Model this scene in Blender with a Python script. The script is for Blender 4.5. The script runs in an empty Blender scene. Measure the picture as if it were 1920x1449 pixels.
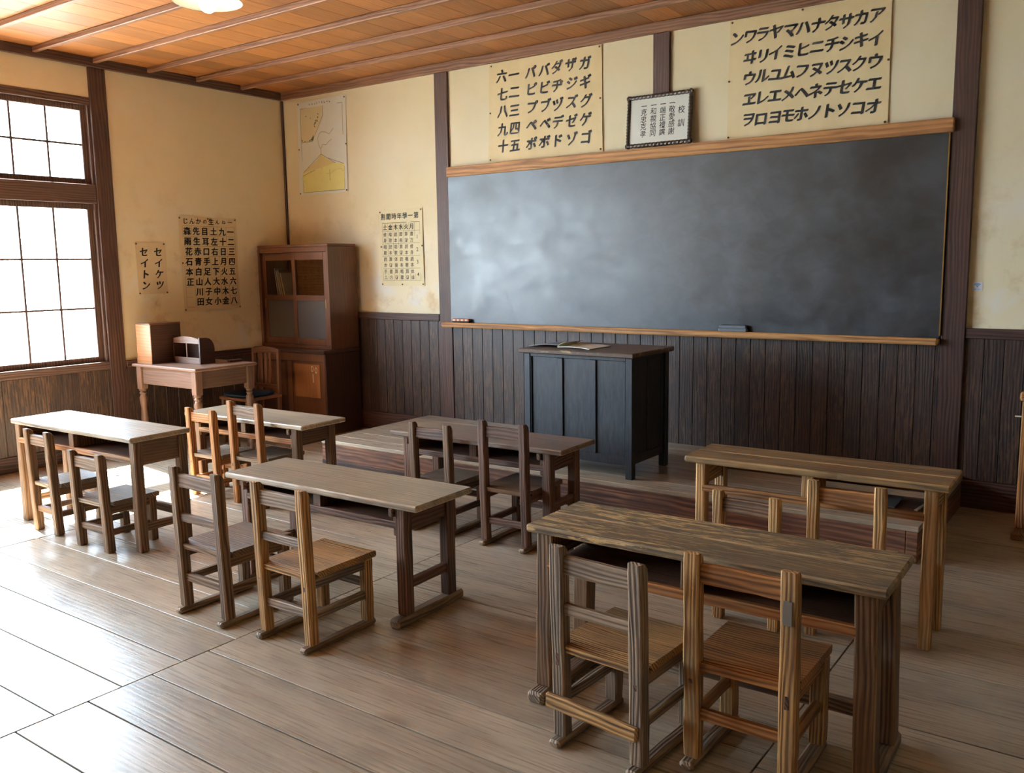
import bpy, bmesh, math, random
from mathutils import Vector, Matrix, noise as mnoise

# ------------------------------------------------------------------ camera, sky, sun, exposure
SC = bpy.context.scene
COL = SC.collection

CAM_F = 1653.94                       # focal length in pixels of a 1920 px wide frame
CAM_POS = Vector((6.898, -5.870, 1.5))
YAW, PITCH, ROLL = 0.6230, -0.1366, -0.0145
cam_data = bpy.data.cameras.new('camera')
cam_data.sensor_fit = 'HORIZONTAL'
cam_data.sensor_width = 36.0
cam_data.lens = 36.0 * CAM_F / 1920.0
cam_data.clip_start = 0.05
camera = bpy.data.objects.new('camera', cam_data)
COL.objects.link(camera)
_fw = Vector((-math.sin(YAW) * math.cos(PITCH), math.cos(YAW) * math.cos(PITCH), math.sin(PITCH)))
_rt = Vector((math.cos(YAW), math.sin(YAW), 0))
_up = _rt.cross(_fw)
_r2 = _rt * math.cos(ROLL) + _up * math.sin(ROLL)
_u2 = -_rt * math.sin(ROLL) + _up * math.cos(ROLL)
_m = Matrix((_r2, _u2, -_fw)).transposed().to_4x4()
_m.translation = CAM_POS
camera.matrix_world = _m
SC.camera = camera

SC.view_settings.view_transform = 'Standard'
SC.view_settings.look = 'None'
SC.view_settings.gamma = 1.0
SC.view_settings.use_curve_mapping = False
SC.view_settings.exposure = 0.12
try:
    SC.cycles.use_denoising = True
    SC.cycles.max_bounces = 9
    SC.cycles.diffuse_bounces = 6
    SC.cycles.glossy_bounces = 4
    SC.cycles.transparent_max_bounces = 12
    SC.cycles.sample_clamp_indirect = 8.0
    SC.cycles.caustics_reflective = False
    SC.cycles.caustics_refractive = False
except Exception:
    pass

world = bpy.data.worlds.new('sky')
SC.world = world
world.use_nodes = True
_bg = world.node_tree.nodes['Background']
_bg.inputs['Color'].default_value = (0.66, 0.82, 1.0, 1)
_bg.inputs['Strength'].default_value = 36.0

sun_data = bpy.data.lights.new('sun', 'SUN')
sun_data.energy = 160.0
sun_data.angle = math.radians(0.7)
sun_data.color = (1.0, 0.94, 0.84)
sun = bpy.data.objects.new('sun', sun_data)
COL.objects.link(sun)
_az = Vector((1.0, -0.14, 0)).normalized()
_el = math.radians(54.8)
_sd = _az * math.cos(_el) + Vector((0, 0, -math.sin(_el)))
sun.rotation_euler = _sd.to_track_quat('-Z', 'Y').to_euler()

# window openings of the left wall: posts stand between the bays
POSTS_L = [(-1.80, -1.94), (-3.74, -3.88), (-5.68, -5.82), (-7.62, -7.76)]
BAYS = [(-1.94, -3.74), (-3.88, -5.68), (-5.82, -7.62)]
def portal(name, loc, rot, sx, sy):
    l = bpy.data.lights.new(name, 'AREA')
    l.shape = 'RECTANGLE'; l.size = sx; l.size_y = sy
    l.cycles.is_portal = True
    o = bpy.data.objects.new(name, l); COL.objects.link(o)
    o.location = loc; o.rotation_euler = rot
for k, (a, b) in enumerate(BAYS):
    portal('window_portal_light', (-0.12, (a + b) / 2, 1.79), (0, math.radians(-90), 0), 2.05, 1.8)

RND = random.Random(7)

# ------------------------------------------------------------------ node helpers and materials
def srgb(r, g, b):
    def f(c):
        c /= 255.0
        return c / 12.92 if c <= 0.04045 else ((c + 0.055) / 1.055) ** 2.4
    return (f(r), f(g), f(b), 1.0)

class NT:
    def __init__(self, name):
        self.m = bpy.data.materials.new(name); self.m.use_nodes = True
        self.t = self.m.node_tree; self.t.nodes.clear()
        self.out = self.t.nodes.new('ShaderNodeOutputMaterial')
    def n(self, kind, **kw):
        nd = self.t.nodes.new(kind)
        for k, v in kw.items():
            if k in nd.inputs: nd.inputs[k].default_value = v
            else: setattr(nd, k, v)
        return nd
    def l(self, a, b): self.t.links.new(a, b)
    def math(self, op, a, b=None):
        nd = self.t.nodes.new('ShaderNodeMath'); nd.operation = op
        for i, v in enumerate((a, b)):
            if v is None: continue
            if isinstance(v, (int, float)): nd.inputs[i].default_value = v
            else: self.l(v, nd.inputs[i])
        return nd.outputs[0]
    def ramp(self, fac, stops):
        nd = self.t.nodes.new('ShaderNodeValToRGB')
        el = nd.color_ramp.elements
        while len(el) < len(stops): el.new(0.5)
        for e, (p, c) in zip(el, stops):
            e.position = p; e.color = c if isinstance(c, tuple) else (c, c, c, 1)
        self.l(fac, nd.inputs[0])
        return nd.outputs[0]
    def mix(self, fac, a, b, blend='MIX'):
        nd = self.t.nodes.new('ShaderNodeMix'); nd.data_type = 'RGBA'; nd.blend_type = blend
        for i, v in ((0, fac), (6, a), (7, b)):
            if isinstance(v, (int, float, tuple)): nd.inputs[i].default_value = v
            else: self.l(v, nd.inputs[i])
        return nd.outputs[2]
    def noise(self, vec, scale, detail=3, rough=0.55, dist=0.0):
        nd = self.t.nodes.new('ShaderNodeTexNoise')
        nd.inputs['Scale'].default_value = scale; nd.inputs['Detail'].default_value = detail
        nd.inputs['Roughness'].default_value = rough; nd.inputs['Distortion'].default_value = dist
        if vec is not None: self.l(vec, nd.inputs['Vector'])
        return nd.outputs['Fac']
    def bsdf(self, color, rough, bump=None, bump_strength=0.3, bump_dist=0.002, spec=0.5, coat=None):
        b = self.t.nodes.new('ShaderNodeBsdfPrincipled')
        for k, v in (('Base Color', color), ('Roughness', rough)):
            if isinstance(v, (int, float, tuple)): b.inputs[k].default_value = v
            else: self.l(v, b.inputs[k])
        b.inputs['Specular IOR Level'].default_value = spec
        if coat: b.inputs['Coat Weight'].default_value = coat[0]; b.inputs['Coat Roughness'].default_value = coat[1]
        if bump is not None:
            bp = self.t.nodes.new('ShaderNodeBump')
            bp.inputs['Strength'].default_value = bump_strength
            bp.inputs['Distance'].default_value = bump_dist
            self.l(bump, bp.inputs['Height']); self.l(bp.outputs[0], b.inputs['Normal'])
        self.l(b.outputs[0], self.out.inputs['Surface'])
        return b

def wood(name, axis, dark, mid, light, ring=34.0, bump=0.5, rough=0.55, dirt=None, dirt_amt=0.5,
         wear=None, wear_amt=0.0, per_island=False, knots=False, tone=0.25, fibre_mix=0.45, spec=0.4, dist=0.003, ringamp=1.0, edge=0.55):
    """wood whose grain runs along one axis of the object's own space"""
    t = NT(name)
    tc = t.n('ShaderNodeTexCoord')
    info = t.n('ShaderNodeObjectInfo')
    rnd = info.outputs['Random']
    if per_island:
        geo = t.n('ShaderNodeNewGeometry'); rnd = t.math('ADD', geo.outputs['Random Per Island'], rnd)
    off = t.n('ShaderNodeCombineXYZ')
    t.l(t.math('MULTIPLY', rnd, 37.0), off.inputs[0])
    t.l(t.math('MULTIPLY', rnd, 3.7), off.inputs[1])
    t.l(t.math('MULTIPLY', rnd, 5.3), off.inputs[2])
    sep = t.n('ShaderNodeSeparateXYZ'); t.l(tc.outputs['Object'], sep.inputs[0])
    order = {'X': (0, 1, 2), 'Y': (1, 0, 2), 'Z': (2, 0, 1)}[axis]
    com = t.n('ShaderNodeCombineXYZ')
    for i, o in enumerate(order): t.l(sep.outputs[o], com.inputs[i])
    add = t.n('ShaderNodeVectorMath', operation='ADD'); t.l(com.outputs[0], add.inputs[0]); t.l(off.outputs[0], add.inputs[1])
    base = add.outputs[0]
    def scaled(x, y, z):
        s = t.n('ShaderNodeVectorMath', operation='MULTIPLY'); t.l(base, s.inputs[0]); s.inputs[1].default_value = (x, y, z)
        return s.outputs[0]
    # slow wander of the grain lines
    warp = t.noise(scaled(2.2, 6, 6), 1.0, 2, 0.5)
    fine = t.noise(scaled(1.4, 34, 34), 1.0, 2, 0.55)
    ringpos = scaled(0.02, 1.35, 1.15)
    wv = t.n('ShaderNodeTexWave', wave_type='BANDS', bands_direction='DIAGONAL', wave_profile='SIN')
    wv.inputs['Scale'].default_value = ring; wv.inputs['Distortion'].default_value = 0
    shift = t.math('ADD', t.math('MULTIPLY', warp, ring * 0.55), t.math('MULTIPLY', fine, 11.0))
    t.l(shift, wv.inputs['Phase Offset'])
    t.l(ringpos, wv.inputs['Vector'])
    fib = t.noise(scaled(3.2, 130, 130), 1.0, 3, 0.65)
    amp = t.ramp(t.noise(scaled(1.3, 8, 8), 1.0, 2, 0.5), [(0.34, 0.25 * ringamp), (0.62, ringamp)])
    wave = t.math('ADD', 0.5, t.math('MULTIPLY', t.math('SUBTRACT', wv.outputs['Fac'], 0.5), amp))
    grain = t.math('ADD', t.math('MULTIPLY', wave, 1 - fibre_mix), t.math('MULTIPLY', fib, fibre_mix))
    col = t.ramp(grain, [(0.18, dark), (0.48, mid), (0.85, light)])
    if dirt is not None:
        big = t.noise(scaled(3.0, 9, 9), 1.0, 4, 0.6)
        col = t.mix(t.ramp(big, [(0.42, 0.0), (0.68, dirt_amt)]), col, dirt)
    if wear is not None:
        w2 = t.noise(scaled(9, 75, 75), 1.0, 5, 0.7)
        w3 = t.noise(scaled(1.6, 3, 3), 1.0, 2, 0.5)
        wf = t.math('MULTIPLY', t.ramp(w2, [(0.51, 0.0), (0.57, 1.0)]), t.ramp(w3, [(0.30, 0.12 * wear_amt), (0.58, wear_amt)]))
        col = t.mix(wf, col, wear)
    if knots:
        vo = t.n('ShaderNodeTexVoronoi', feature='F1'); vo.inputs['Scale'].default_value = 1.0
        t.l(scaled(1.1, 3.4, 3.4), vo.inputs['Vector'])
        kn = t.ramp(vo.outputs['Distance'], [(0.05, 1.0), (0.125, 0.0)])
        col = t.mix(t.math('MULTIPLY', kn, 0.75), col, dark)
    if edge:
        at = t.n('ShaderNodeAttribute'); at.attribute_name = 'edge'
        en = t.ramp(t.noise(scaled(5, 20, 20), 1.0, 3, 0.6), [(0.36, 0.15), (0.60, 1.0)])
        worn = tuple(min(1.0, c * 1.22) for c in light[:3]) + (1.0,)
        col = t.mix(t.math('MULTIPLY', t.math('MULTIPLY', at.outputs['Fac'], edge), en), col, worn)
    # tone of each piece
    tn = t.math('ADD', 1 - tone / 2, t.math('MULTIPLY', t.math('FRACT', t.math('MULTIPLY', rnd, 7.13)), tone))
    tcomb = t.n('ShaderNodeCombineColor')
    for i in range(3): t.l(tn, tcomb.inputs[i])
    col = t.mix(1.0, col, tcomb.outputs[0], 'MULTIPLY')
    r = t.math('ADD', rough - 0.08, t.math('MULTIPLY', fib, 0.2))
    t.bsdf(col, r, grain, bump, dist, spec)
    return t.m

WOODS = {}
def W(kind, axis):
    key = (kind, axis)
    if key in WOODS: return WOODS[key]
    p = dict(
        honey=dict(dark=srgb(72, 52, 33), mid=srgb(180, 132, 78), light=srgb(224, 180, 118), dirt=srgb(88, 74, 60), dirt_amt=.55, bump=.7, ring=36),
        orange=dict(dark=srgb(76, 49, 29), mid=srgb(168, 110, 60), light=srgb(208, 150, 88), dirt=srgb(94, 68, 50), dirt_amt=.5, bump=.5, ring=30),
        grey=dict(dark=srgb(64, 53, 45), mid=srgb(132, 110, 90), light=srgb(178, 154, 124), dirt=srgb(88, 78, 72), dirt_amt=.7, bump=.8, ring=38),
        brown=dict(dark=srgb(54, 38, 28), mid=srgb(116, 86, 60), light=srgb(158, 122, 86), dirt=srgb(80, 65, 55), dirt_amt=.6, bump=.5, ring=32),
        redbrown=dict(dark=srgb(48, 31, 24), mid=srgb(98, 68, 52), light=srgb(140, 102, 78), dirt=srgb(72, 55, 48), dirt_amt=.5, bump=.45, ring=30),
        top_dark=dict(dark=srgb(66, 56, 45), mid=srgb(124, 106, 80), light=srgb(166, 142, 106), dirt=srgb(94, 85, 73), dirt_amt=.8, wear=srgb(216, 182, 124), wear_amt=1.0, edge=.9, bump=.6, ring=30),
        top_ochre=dict(dark=srgb(74, 54, 34), mid=srgb(138, 108, 70), light=srgb(172, 138, 92), dirt=srgb(80, 66, 52), dirt_amt=.5, edge=.9, bump=.4, ring=18),
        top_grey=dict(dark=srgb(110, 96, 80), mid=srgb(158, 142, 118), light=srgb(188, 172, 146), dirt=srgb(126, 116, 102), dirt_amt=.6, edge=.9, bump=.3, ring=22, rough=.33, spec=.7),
        top_brown=dict(dark=srgb(78, 60, 48), mid=srgb(122, 98, 82), light=srgb(150, 126, 104), dirt=srgb(92, 80, 72), dirt_amt=.6, edge=.9, bump=.3, ring=22, rough=.38, spec=.6),
        fresh=dict(dark=srgb(104, 66, 36), mid=srgb(168, 116, 66), light=srgb(196, 148, 92), dirt=srgb(132, 86, 52), dirt_amt=.4, bump=.25, ring=16, knots=True),
        cabinet=dict(dark=srgb(56, 33, 22), mid=srgb(104, 66, 44), light=srgb(132, 88, 60), dirt=srgb(74, 47, 34), dirt_amt=.3, ringamp=.4, edge=.15, bump=.1, ring=26, rough=.32, spec=.5),
        cabinet_dark=dict(dark=srgb(36, 22, 17), mid=srgb(64, 42, 32), light=srgb(86, 58, 44), dirt=srgb(50, 34, 29), dirt_amt=.3, ringamp=.4, edge=.15, bump=.1, ring=26, rough=.38),
        box=dict(dark=srgb(128, 78, 44), mid=srgb(166, 108, 64), light=srgb(188, 132, 84), ringamp=.4, bump=.1, ring=20, rough=.35),
        table=dict(dark=srgb(76, 54, 44), mid=srgb(116, 88, 72), light=srgb(144, 114, 96), dirt=srgb(112, 86, 72), dirt_amt=.4, ringamp=.4, bump=.15, ring=24, rough=.42),
        wainscot=dict(dark=srgb(32, 24, 22), mid=srgb(60, 46, 41), light=srgb(86, 67, 59), dirt=srgb(48, 40, 39), dirt_amt=.6, wear=srgb(150, 110, 62), wear_amt=.2, edge=.15, bump=.3, ring=26, per_island=True, rough=.42, tone=.4),
        beam=dict(dark=srgb(40, 26, 22), mid=srgb(74, 50, 42), light=srgb(98, 70, 58), dirt=srgb(58, 41, 36), dirt_amt=.4, edge=.15, bump=.2, ring=22, rough=.5),
        batten=dict(dark=srgb(76, 48, 34), mid=srgb(122, 86, 64), light=srgb(150, 110, 84), dirt=srgb(100, 64, 48), dirt_amt=.4, bump=.2, ring=24, rough=.5),
        ceiling=dict(dark=srgb(96, 56, 28), mid=srgb(148, 94, 48), light=srgb(180, 126, 68), dirt=srgb(106, 64, 36), dirt_amt=.3, edge=.15, bump=.04, ring=16, per_island=True, tone=.5, rough=.5, fibre_mix=.4, ringamp=.35),
        floor=dict(dark=srgb(128, 110, 92), mid=srgb(178, 162, 139), light=srgb(196, 181, 158), dirt=srgb(148, 132, 114), dirt_amt=.75, edge=.15, bump=.22, ring=20, ringamp=.5, per_island=True, knots=True, tone=.26, rough=.27, spec=.65, fibre_mix=.5),
        riser=dict(dark=srgb(56, 34, 26), mid=srgb(118, 78, 58), light=srgb(162, 114, 82), dirt=srgb(78, 58, 54), dirt_amt=.8, bump=.35, ring=18, knots=True),
        window=dict(dark=srgb(48, 34, 30), mid=srgb(84, 62, 54), light=srgb(108, 84, 72), edge=.15, bump=.2, ring=26, rough=.5),
    )[kind]
    WOODS[key] = wood(kind + '_wood_' + axis.lower(), axis, **p)
    return WOODS[key]

def plain(name, col, rough=.6, spec=.4, metallic=0.0):
    t = NT(name)
    tc = t.n('ShaderNodeTexCoord')
    nz = t.noise(tc.outputs['Object'], 14.0, 4)
    c = t.mix(t.ramp(nz, [(0.3, 0.0), (0.75, 0.22)]), col, tuple(x * .78 for x in col[:3]) + (1,))
    b = t.bsdf(c, rough, nz, .05, .001, spec)
    b.inputs['Metallic'].default_value = metallic
    return t.m

def plaster_mat():
    t = NT('cream_plaster')
    tc = t.n('ShaderNodeTexCoord'); ob = tc.outputs['Object']
    big = t.noise(ob, 1.3, 5, 0.6)
    blot = t.noise(ob, 4.5, 5, 0.65)
    fine = t.noise(ob, 60, 3, 0.6)
    sep = t.n('ShaderNodeSeparateXYZ'); t.l(ob, sep.inputs[0])
    col = t.mix(t.ramp(big, [(0.35, 0.0), (0.7, 1.0)]), srgb(241, 229, 198), srgb(235, 220, 180))
    # brown stains and whitish repairs, mostly in the lower half of the wall
    low = t.ramp(sep.outputs[2], [(0.38, 1.0), (0.72, 0.12)])
    nd = low.node
    z = t.math('DIVIDE', sep.outputs[2], 3.2); t.l(z, nd.inputs[0])
    st = t.math('MULTIPLY', t.ramp(blot, [(0.52, 0.0), (0.72, 0.75)]), low)
    col = t.mix(st, col, srgb(196, 166, 116))
    wh = t.math('MULTIPLY', t.ramp(t.noise(ob, 2.1, 4, 0.6, 0.4), [(0.54, 0.0), (0.66, 0.8)]), low)
    col = t.mix(wh, col, srgb(236, 232, 222))
    t.bsdf(col, 0.85, fine, .12, .002, .25)
    return t.m

def slate_mat():
    t = NT('blackboard_slate')
    tc = t.n('ShaderNodeTexCoord'); ob = tc.outputs['Object']
    sc = t.n('ShaderNodeVectorMath', operation='MULTIPLY'); t.l(ob, sc.inputs[0]); sc.inputs[1].default_value = (1, 1, 1.25)
    cl = t.noise(sc.outputs[0], 2.3, 5, 0.55, 0.3)
    cl2 = t.noise(sc.outputs[0], 7.0, 4, 0.6, 0.5)
    dust = t.math('ADD', t.math('MULTIPLY', t.ramp(cl, [(0.40, 0.0), (0.64, 1.0)]), 0.6), t.math('MULTIPLY', t.ramp(cl2, [(0.42, 0.0), (0.68, 1.0)]), 0.4))
    col = t.mix(dust, srgb(20, 21, 23), srgb(56, 61, 67))
    rough = t.math('ADD', 0.33, t.math('MULTIPLY', dust, 0.14))
    t.bsdf(col, rough, t.noise(ob, 140, 2), .03, .001, .75)
    return t.m

def paper_mat(name, c1, c2):
    t = NT(name)
    tc = t.n('ShaderNodeTexCoord'); ob = tc.outputs['Object']
    n1 = t.noise(ob, 3.5, 5, .6)
    col = t.mix(t.ramp(n1, [(0.35, 0.0), (0.7, 1.0)]), c1, c2)
    t.bsdf(col, .8, t.noise(ob, 9, 3), .15, .004, .2)
    return t.m

def glass_mat(name, tint=(0.96, 0.98, 0.98, 1), frost=0.0):
    t = NT(name)
    lw = t.n('ShaderNodeLayerWeight'); lw.inputs['Blend'].default_value = 0.5
    fr = t.math('ADD', 0.035, t.math('MULTIPLY', t.math('POWER', lw.outputs['Facing'], 4.0), 0.6)).node
    gl = t.n('ShaderNodeBsdfGlossy'); gl.inputs['Roughness'].default_value = 0.02 + frost * .4
    tr = t.n('ShaderNodeBsdfTransparent'); tr.inputs['Color'].default_value = tint
    mx = t.n('ShaderNodeMixShader'); t.l(fr.outputs[0], mx.inputs[0])
    if frost:
        df = t.n('ShaderNodeBsdfTranslucent'); df.inputs['Color'].default_value = (.55, .52, .5, 1)
        d2 = t.n('ShaderNodeBsdfDiffuse'); d2.inputs['Color'].default_value = (.30, .27, .25, 1)
        m0 = t.n('ShaderNodeMixShader'); m0.inputs[0].default_value = .5; t.l(df.outputs[0], m0.inputs[1]); t.l(d2.outputs[0], m0.inputs[2])
        m1 = t.n('ShaderNodeMixShader'); m1.inputs[0].default_value = frost; t.l(tr.outputs[0], m1.inputs[1]); t.l(m0.outputs[0], m1.inputs[2])
        t.l(m1.outputs[0], mx.inputs[1])
    else:
        t.l(tr.outputs[0], mx.inputs[1])
    t.l(gl.outputs[0], mx.inputs[2]); t.l(mx.outputs[0], t.out.inputs['Surface'])
    return t.m

def emit_mat(name, col, s):
    t = NT(name); e = t.n('ShaderNodeEmission'); e.inputs['Color'].default_value = col; e.inputs['Strength'].default_value = s
    t.l(e.outputs[0], t.out.inputs['Surface']); return t.m

M = dict(
    plaster=plaster_mat(), slate=slate_mat(),
    paper=paper_mat('cream_paper', srgb(236, 216, 172), srgb(226, 202, 154)),
    paper_tan=paper_mat('tan_paper', srgb(228, 210, 174), srgb(218, 198, 160)),
    paper_pale=paper_mat('pale_paper', srgb(236, 224, 186), srgb(228, 214, 170)),
    paper_white=paper_mat('white_paper', srgb(238, 238, 226), srgb(230, 230, 216)),
    ink=plain('black_ink', srgb(28, 24, 26), .6), ink_soft=plain('grey_ink', srgb(92, 82, 76), .7),
    rule=plain('brown_rule', srgb(150, 124, 84), .7), line=plain('thin_line', srgb(118, 106, 80), .7),
    yellow=plain('yellow_print', srgb(236, 226, 146), .7), ochre=plain('ochre_print', srgb(228, 208, 144), .7),
    tan=plain('tan_print', srgb(228, 214, 172), .7), green=plain('green_print', srgb(92, 106, 80), .7),
    tack=plain('tack_metal', srgb(96, 70, 52), .4, .5, .3),
    blue=plain('sign_blue', srgb(70, 150, 205), .5), white=plain('sign_white', srgb(232, 236, 238), .5),
    black_paint=None, glass=glass_mat('window_glass'), cab_glass=glass_mat('cabinet_glass', (.9, .88, .84, 1)), frosted=glass_mat('frosted_glass', (.85, .83, .8, 1), .6),
    metal=plain('worn_metal', srgb(160, 158, 152), .35, .5, .8), brass=plain('brass', srgb(150, 116, 66), .4, .5, .7),
    cushion=plain('blue_cushion', srgb(34, 50, 68), .9, .2),
    chalk_grey=plain('grey_felt', srgb(120, 126, 130), .9), felt_dark=plain('dark_felt', srgb(46, 44, 46), .9),
    eraser_red=plain('red_eraser_wood', srgb(196, 112, 78), .6), cream=plain('cream_paint', srgb(226, 214, 190), .6),
    shade=plain('white_enamel', srgb(238, 232, 214), .35), cord=plain('dark_cord', srgb(40, 34, 32), .7),
    bulb=emit_mat('lit_bulb', (1.0, .86, .62, 1), 16.0),
    pink=plain('pale_pink_card', srgb(214, 172, 160), .8), book=plain('book_white', srgb(206, 200, 186), .8), book2=plain('book_grey', srgb(150, 148, 146), .8),
    book3=plain('book_tan', srgb(170, 136, 96), .8),
    ground=plain('pale_gravel', srgb(206, 200, 188), .9), under=plain('under_floor', srgb(22, 18, 16), .9), slip=plain('paper_slip', srgb(176, 160, 132), .8),
)
def black_paint():
    t = NT('worn_black_paint')
    tc = t.n('ShaderNodeTexCoord'); ob = tc.outputs['Object']
    s = t.n('ShaderNodeVectorMath', operation='MULTIPLY'); t.l(ob, s.inputs[0]); s.inputs[1].default_value = (60, 60, 9)
    n1 = t.noise(s.outputs[0], 1.0, 4, .65)
    sp = t.noise(ob, 75, 4, .7)
    col = t.mix(t.ramp(n1, [(0.35, 0.0), (0.7, 1.0)]), srgb(28, 29, 33), srgb(50, 52, 58))
    col = t.mix(t.ramp(sp, [(0.70, 0.0), (0.76, 0.6)]), col, srgb(150, 130, 106))
    t.bsdf(col, .45, n1, .15, .002, .5)
    return t.m
M['black_paint'] = black_paint()
def scuffed(name, base, scuff):
    t = NT(name)
    tc = t.n('ShaderNodeTexCoord'); ob = tc.outputs['Object']
    sv = t.n('ShaderNodeVectorMath', operation='MULTIPLY'); t.l(ob, sv.inputs[0]); sv.inputs[1].default_value = (9, 40, 40)
    sp = t.noise(sv.outputs[0], 1.0, 5, .7)
    col = t.mix(t.ramp(sp, [(0.56, 0.0), (0.70, .7)]), base, scuff)
    t.bsdf(col, .55, sp, .1, .001, .4); return t.m
M['lect_edge'] = scuffed('scuffed_lectern_edge', srgb(92, 74, 60), srgb(186, 164, 126))

# ------------------------------------------------------------------ mesh helpers
class MB:
    def __init__(self): self.v = []; self.f = []; self.e = []
    def add(self, vs, fs, edge=None):
        self.e += edge if edge else [0.0] * len(fs)
        b = len(self.v); self.v += [tuple(x) for x in vs]; self.f += [tuple(i + b for i in q) for q in fs]
        return self
    def loft(self, secs, cap=True, edges=False):
        n = len(secs[0]); vs = [p for s in secs for p in s]; fs = []; ed = []
        for i in range(len(secs) - 1):
            for j in range(n):
                a = i * n + j; b = i * n + (j + 1) % n
                fs.append((a, b, b + n, a + n)); ed.append(1.0 if edges and (j % 2 or i in (0, len(secs) - 2)) else 0.0)
        if cap:
            ed += [.5 if edges else 0.0] * 2
            fs.append(tuple(reversed(range(n)))); fs.append(tuple(range((len(secs) - 1) * n, len(secs) * n)))
        return self.add(vs, fs, ed)
    def box(self, x0, x1, y0, y1, z0, z1, ch=.003):
        return beam(self, ((x0 + x1) / 2, (y0 + y1) / 2, z0), ((x0 + x1) / 2, (y0 + y1) / 2, z1), x1 - x0, y1 - y0, ch, side=(1, 0, 0))
    def build(self, name, mat, parent=None, smooth=False):
        me = bpy.data.meshes.new(name); me.from_pydata(self.v, [], self.f)
        me.materials.append(mat)
        at = me.attributes.new('edge', 'FLOAT', 'FACE'); at.data.foreach_set('value', self.e)
        bm = bmesh.new(); bm.from_mesh(me)
        bmesh.ops.recalc_face_normals(bm, faces=bm.faces); bm.to_mesh(me); bm.free()
        if smooth:
            for p in me.polygons: p.use_smooth = True
            try: me.set_sharp_from_angle(angle=math.radians(40))
            except Exception: pass
        me.update()
        o = bpy.data.objects.new(name, me); COL.objects.link(o)
        if parent is not None: o.parent = parent
        return o

def rect8(c, s, u, w, h, ch):
    a, b = w / 2, h / 2; ch = min(ch, a * .9, b * .9)
    pts = [(-a + ch, -b), (a - ch, -b), (a, -b + ch), (a, b - ch), (a - ch, b), (-a + ch, b), (-a, b - ch), (-a, -b + ch)]
    return [c + s * x + u * y for x, y in pts]

def beam(mb, p0, p1, w, h, ch=.004, side=None, segs=1, jit=0.0, rng=None, taper=1.0, round_top=0.0, round_dir=1):
    """bar from p0 to p1; w lies along `side`, h along the other cross axis"""
    p0, p1 = Vector(p0), Vector(p1); ax = p1 - p0; L = ax.length; ax.normalize()
    if side is None: s = Vector((1, 0, 0)) if abs(ax.z) > .7 else Vector((0, 0, 1)).cross(ax)
    else: s = Vector(side)
    s = (s - ax * s.dot(ax)).normalized(); u = ax.cross(s)
    if abs(ax.z) > .7 and u.y < 0: u = -u
    rng = rng or RND
    secs = []
    e = min(ch, L * .3)
    secs.append(rect8(p0, s, u, w - 2 * ch, h - 2 * ch, ch * .3))
    n = max(1, segs)
    top_end = L - (round_top if round_top else e)
    for i in range(n + 1):
        d = e + (top_end - e) * i / n
        k = 1 + (taper - 1) * d / L
        jw = 1 + rng.uniform(-jit, jit); jh = 1 + rng.uniform(-jit, jit)
        off = s * (rng.uniform(-jit, jit) * w * .4) + u * (rng.uniform(-jit, jit) * h * .4)
        secs.append(rect8(p0 + ax * d + off, s, u, w * k * jw, h * k * jh, ch))
    if round_top:
        for a in (30, 60, 85):
            r = math.radians(a); d = top_end + round_top * math.sin(r); hh = h * taper
            cut = hh * .62 * (1 - math.cos(r))
            secs.append(rect8(p0 + ax * d - u * (round_dir * cut / 2), s, u, w * taper * (1 - .05 * a / 85), hh - cut, ch))
        secs.append(rect8(p0 + ax * L - u * (round_dir * h * .3), s, u, (w - 2 * ch) * taper * .95, h * .34, ch * .4))
    else:
        k = taper
        secs.append(rect8(p1, s, u, w * k - 2 * ch, h * k - 2 * ch, ch * .3))
    return mb.loft(secs, edges=ch >= .003)

def axis_of(p0, p1):
    d = [abs(a - b) for a, b in zip(p0, p1)]
    return 'XYZ'[d.index(max(d))]

def thing(name, label, cat, loc=(0, 0, 0), rz=0, group=None):
    o = bpy.data.objects.new(name, None); COL.objects.link(o)
    o.empty_display_size = .1
    o.location = loc; o.rotation_euler = (0, 0, rz); o['label'] = label; o['category'] = cat
    if group: o['group'] = group
    return o
def tag(o, label, cat, group=None):
    o['label'] = label; o['category'] = cat
    if group: o['group'] = group
    return o
def struct(o): o['kind'] = 'structure'; return o

def lathe(mb, prof, c, seg=20, cap=True):
    secs = [[Vector((c[0] + r * math.cos(2 * math.pi * i / seg), c[1] + r * math.sin(2 * math.pi * i / seg), c[2] + z)) for i in range(seg)] for r, z in prof]
    return mb.loft(secs, cap)

def tube(mb, pts, r, seg=8):
    pts = [Vector(p) for p in pts]; secs = []
    for i, p in enumerate(pts):
        t = (pts[min(i + 1, len(pts) - 1)] - pts[max(i - 1, 0)]).normalized()
        a = Vector((0, 0, 1)) if abs(t.z) < .9 else Vector((1, 0, 0))
        s = t.cross(a).normalized(); u = t.cross(s)
        secs.append([p + s * (r * math.cos(2 * math.pi * k / seg)) + u * (r * math.sin(2 * math.pi * k / seg)) for k in range(seg)])
    return mb.loft(secs)

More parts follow.
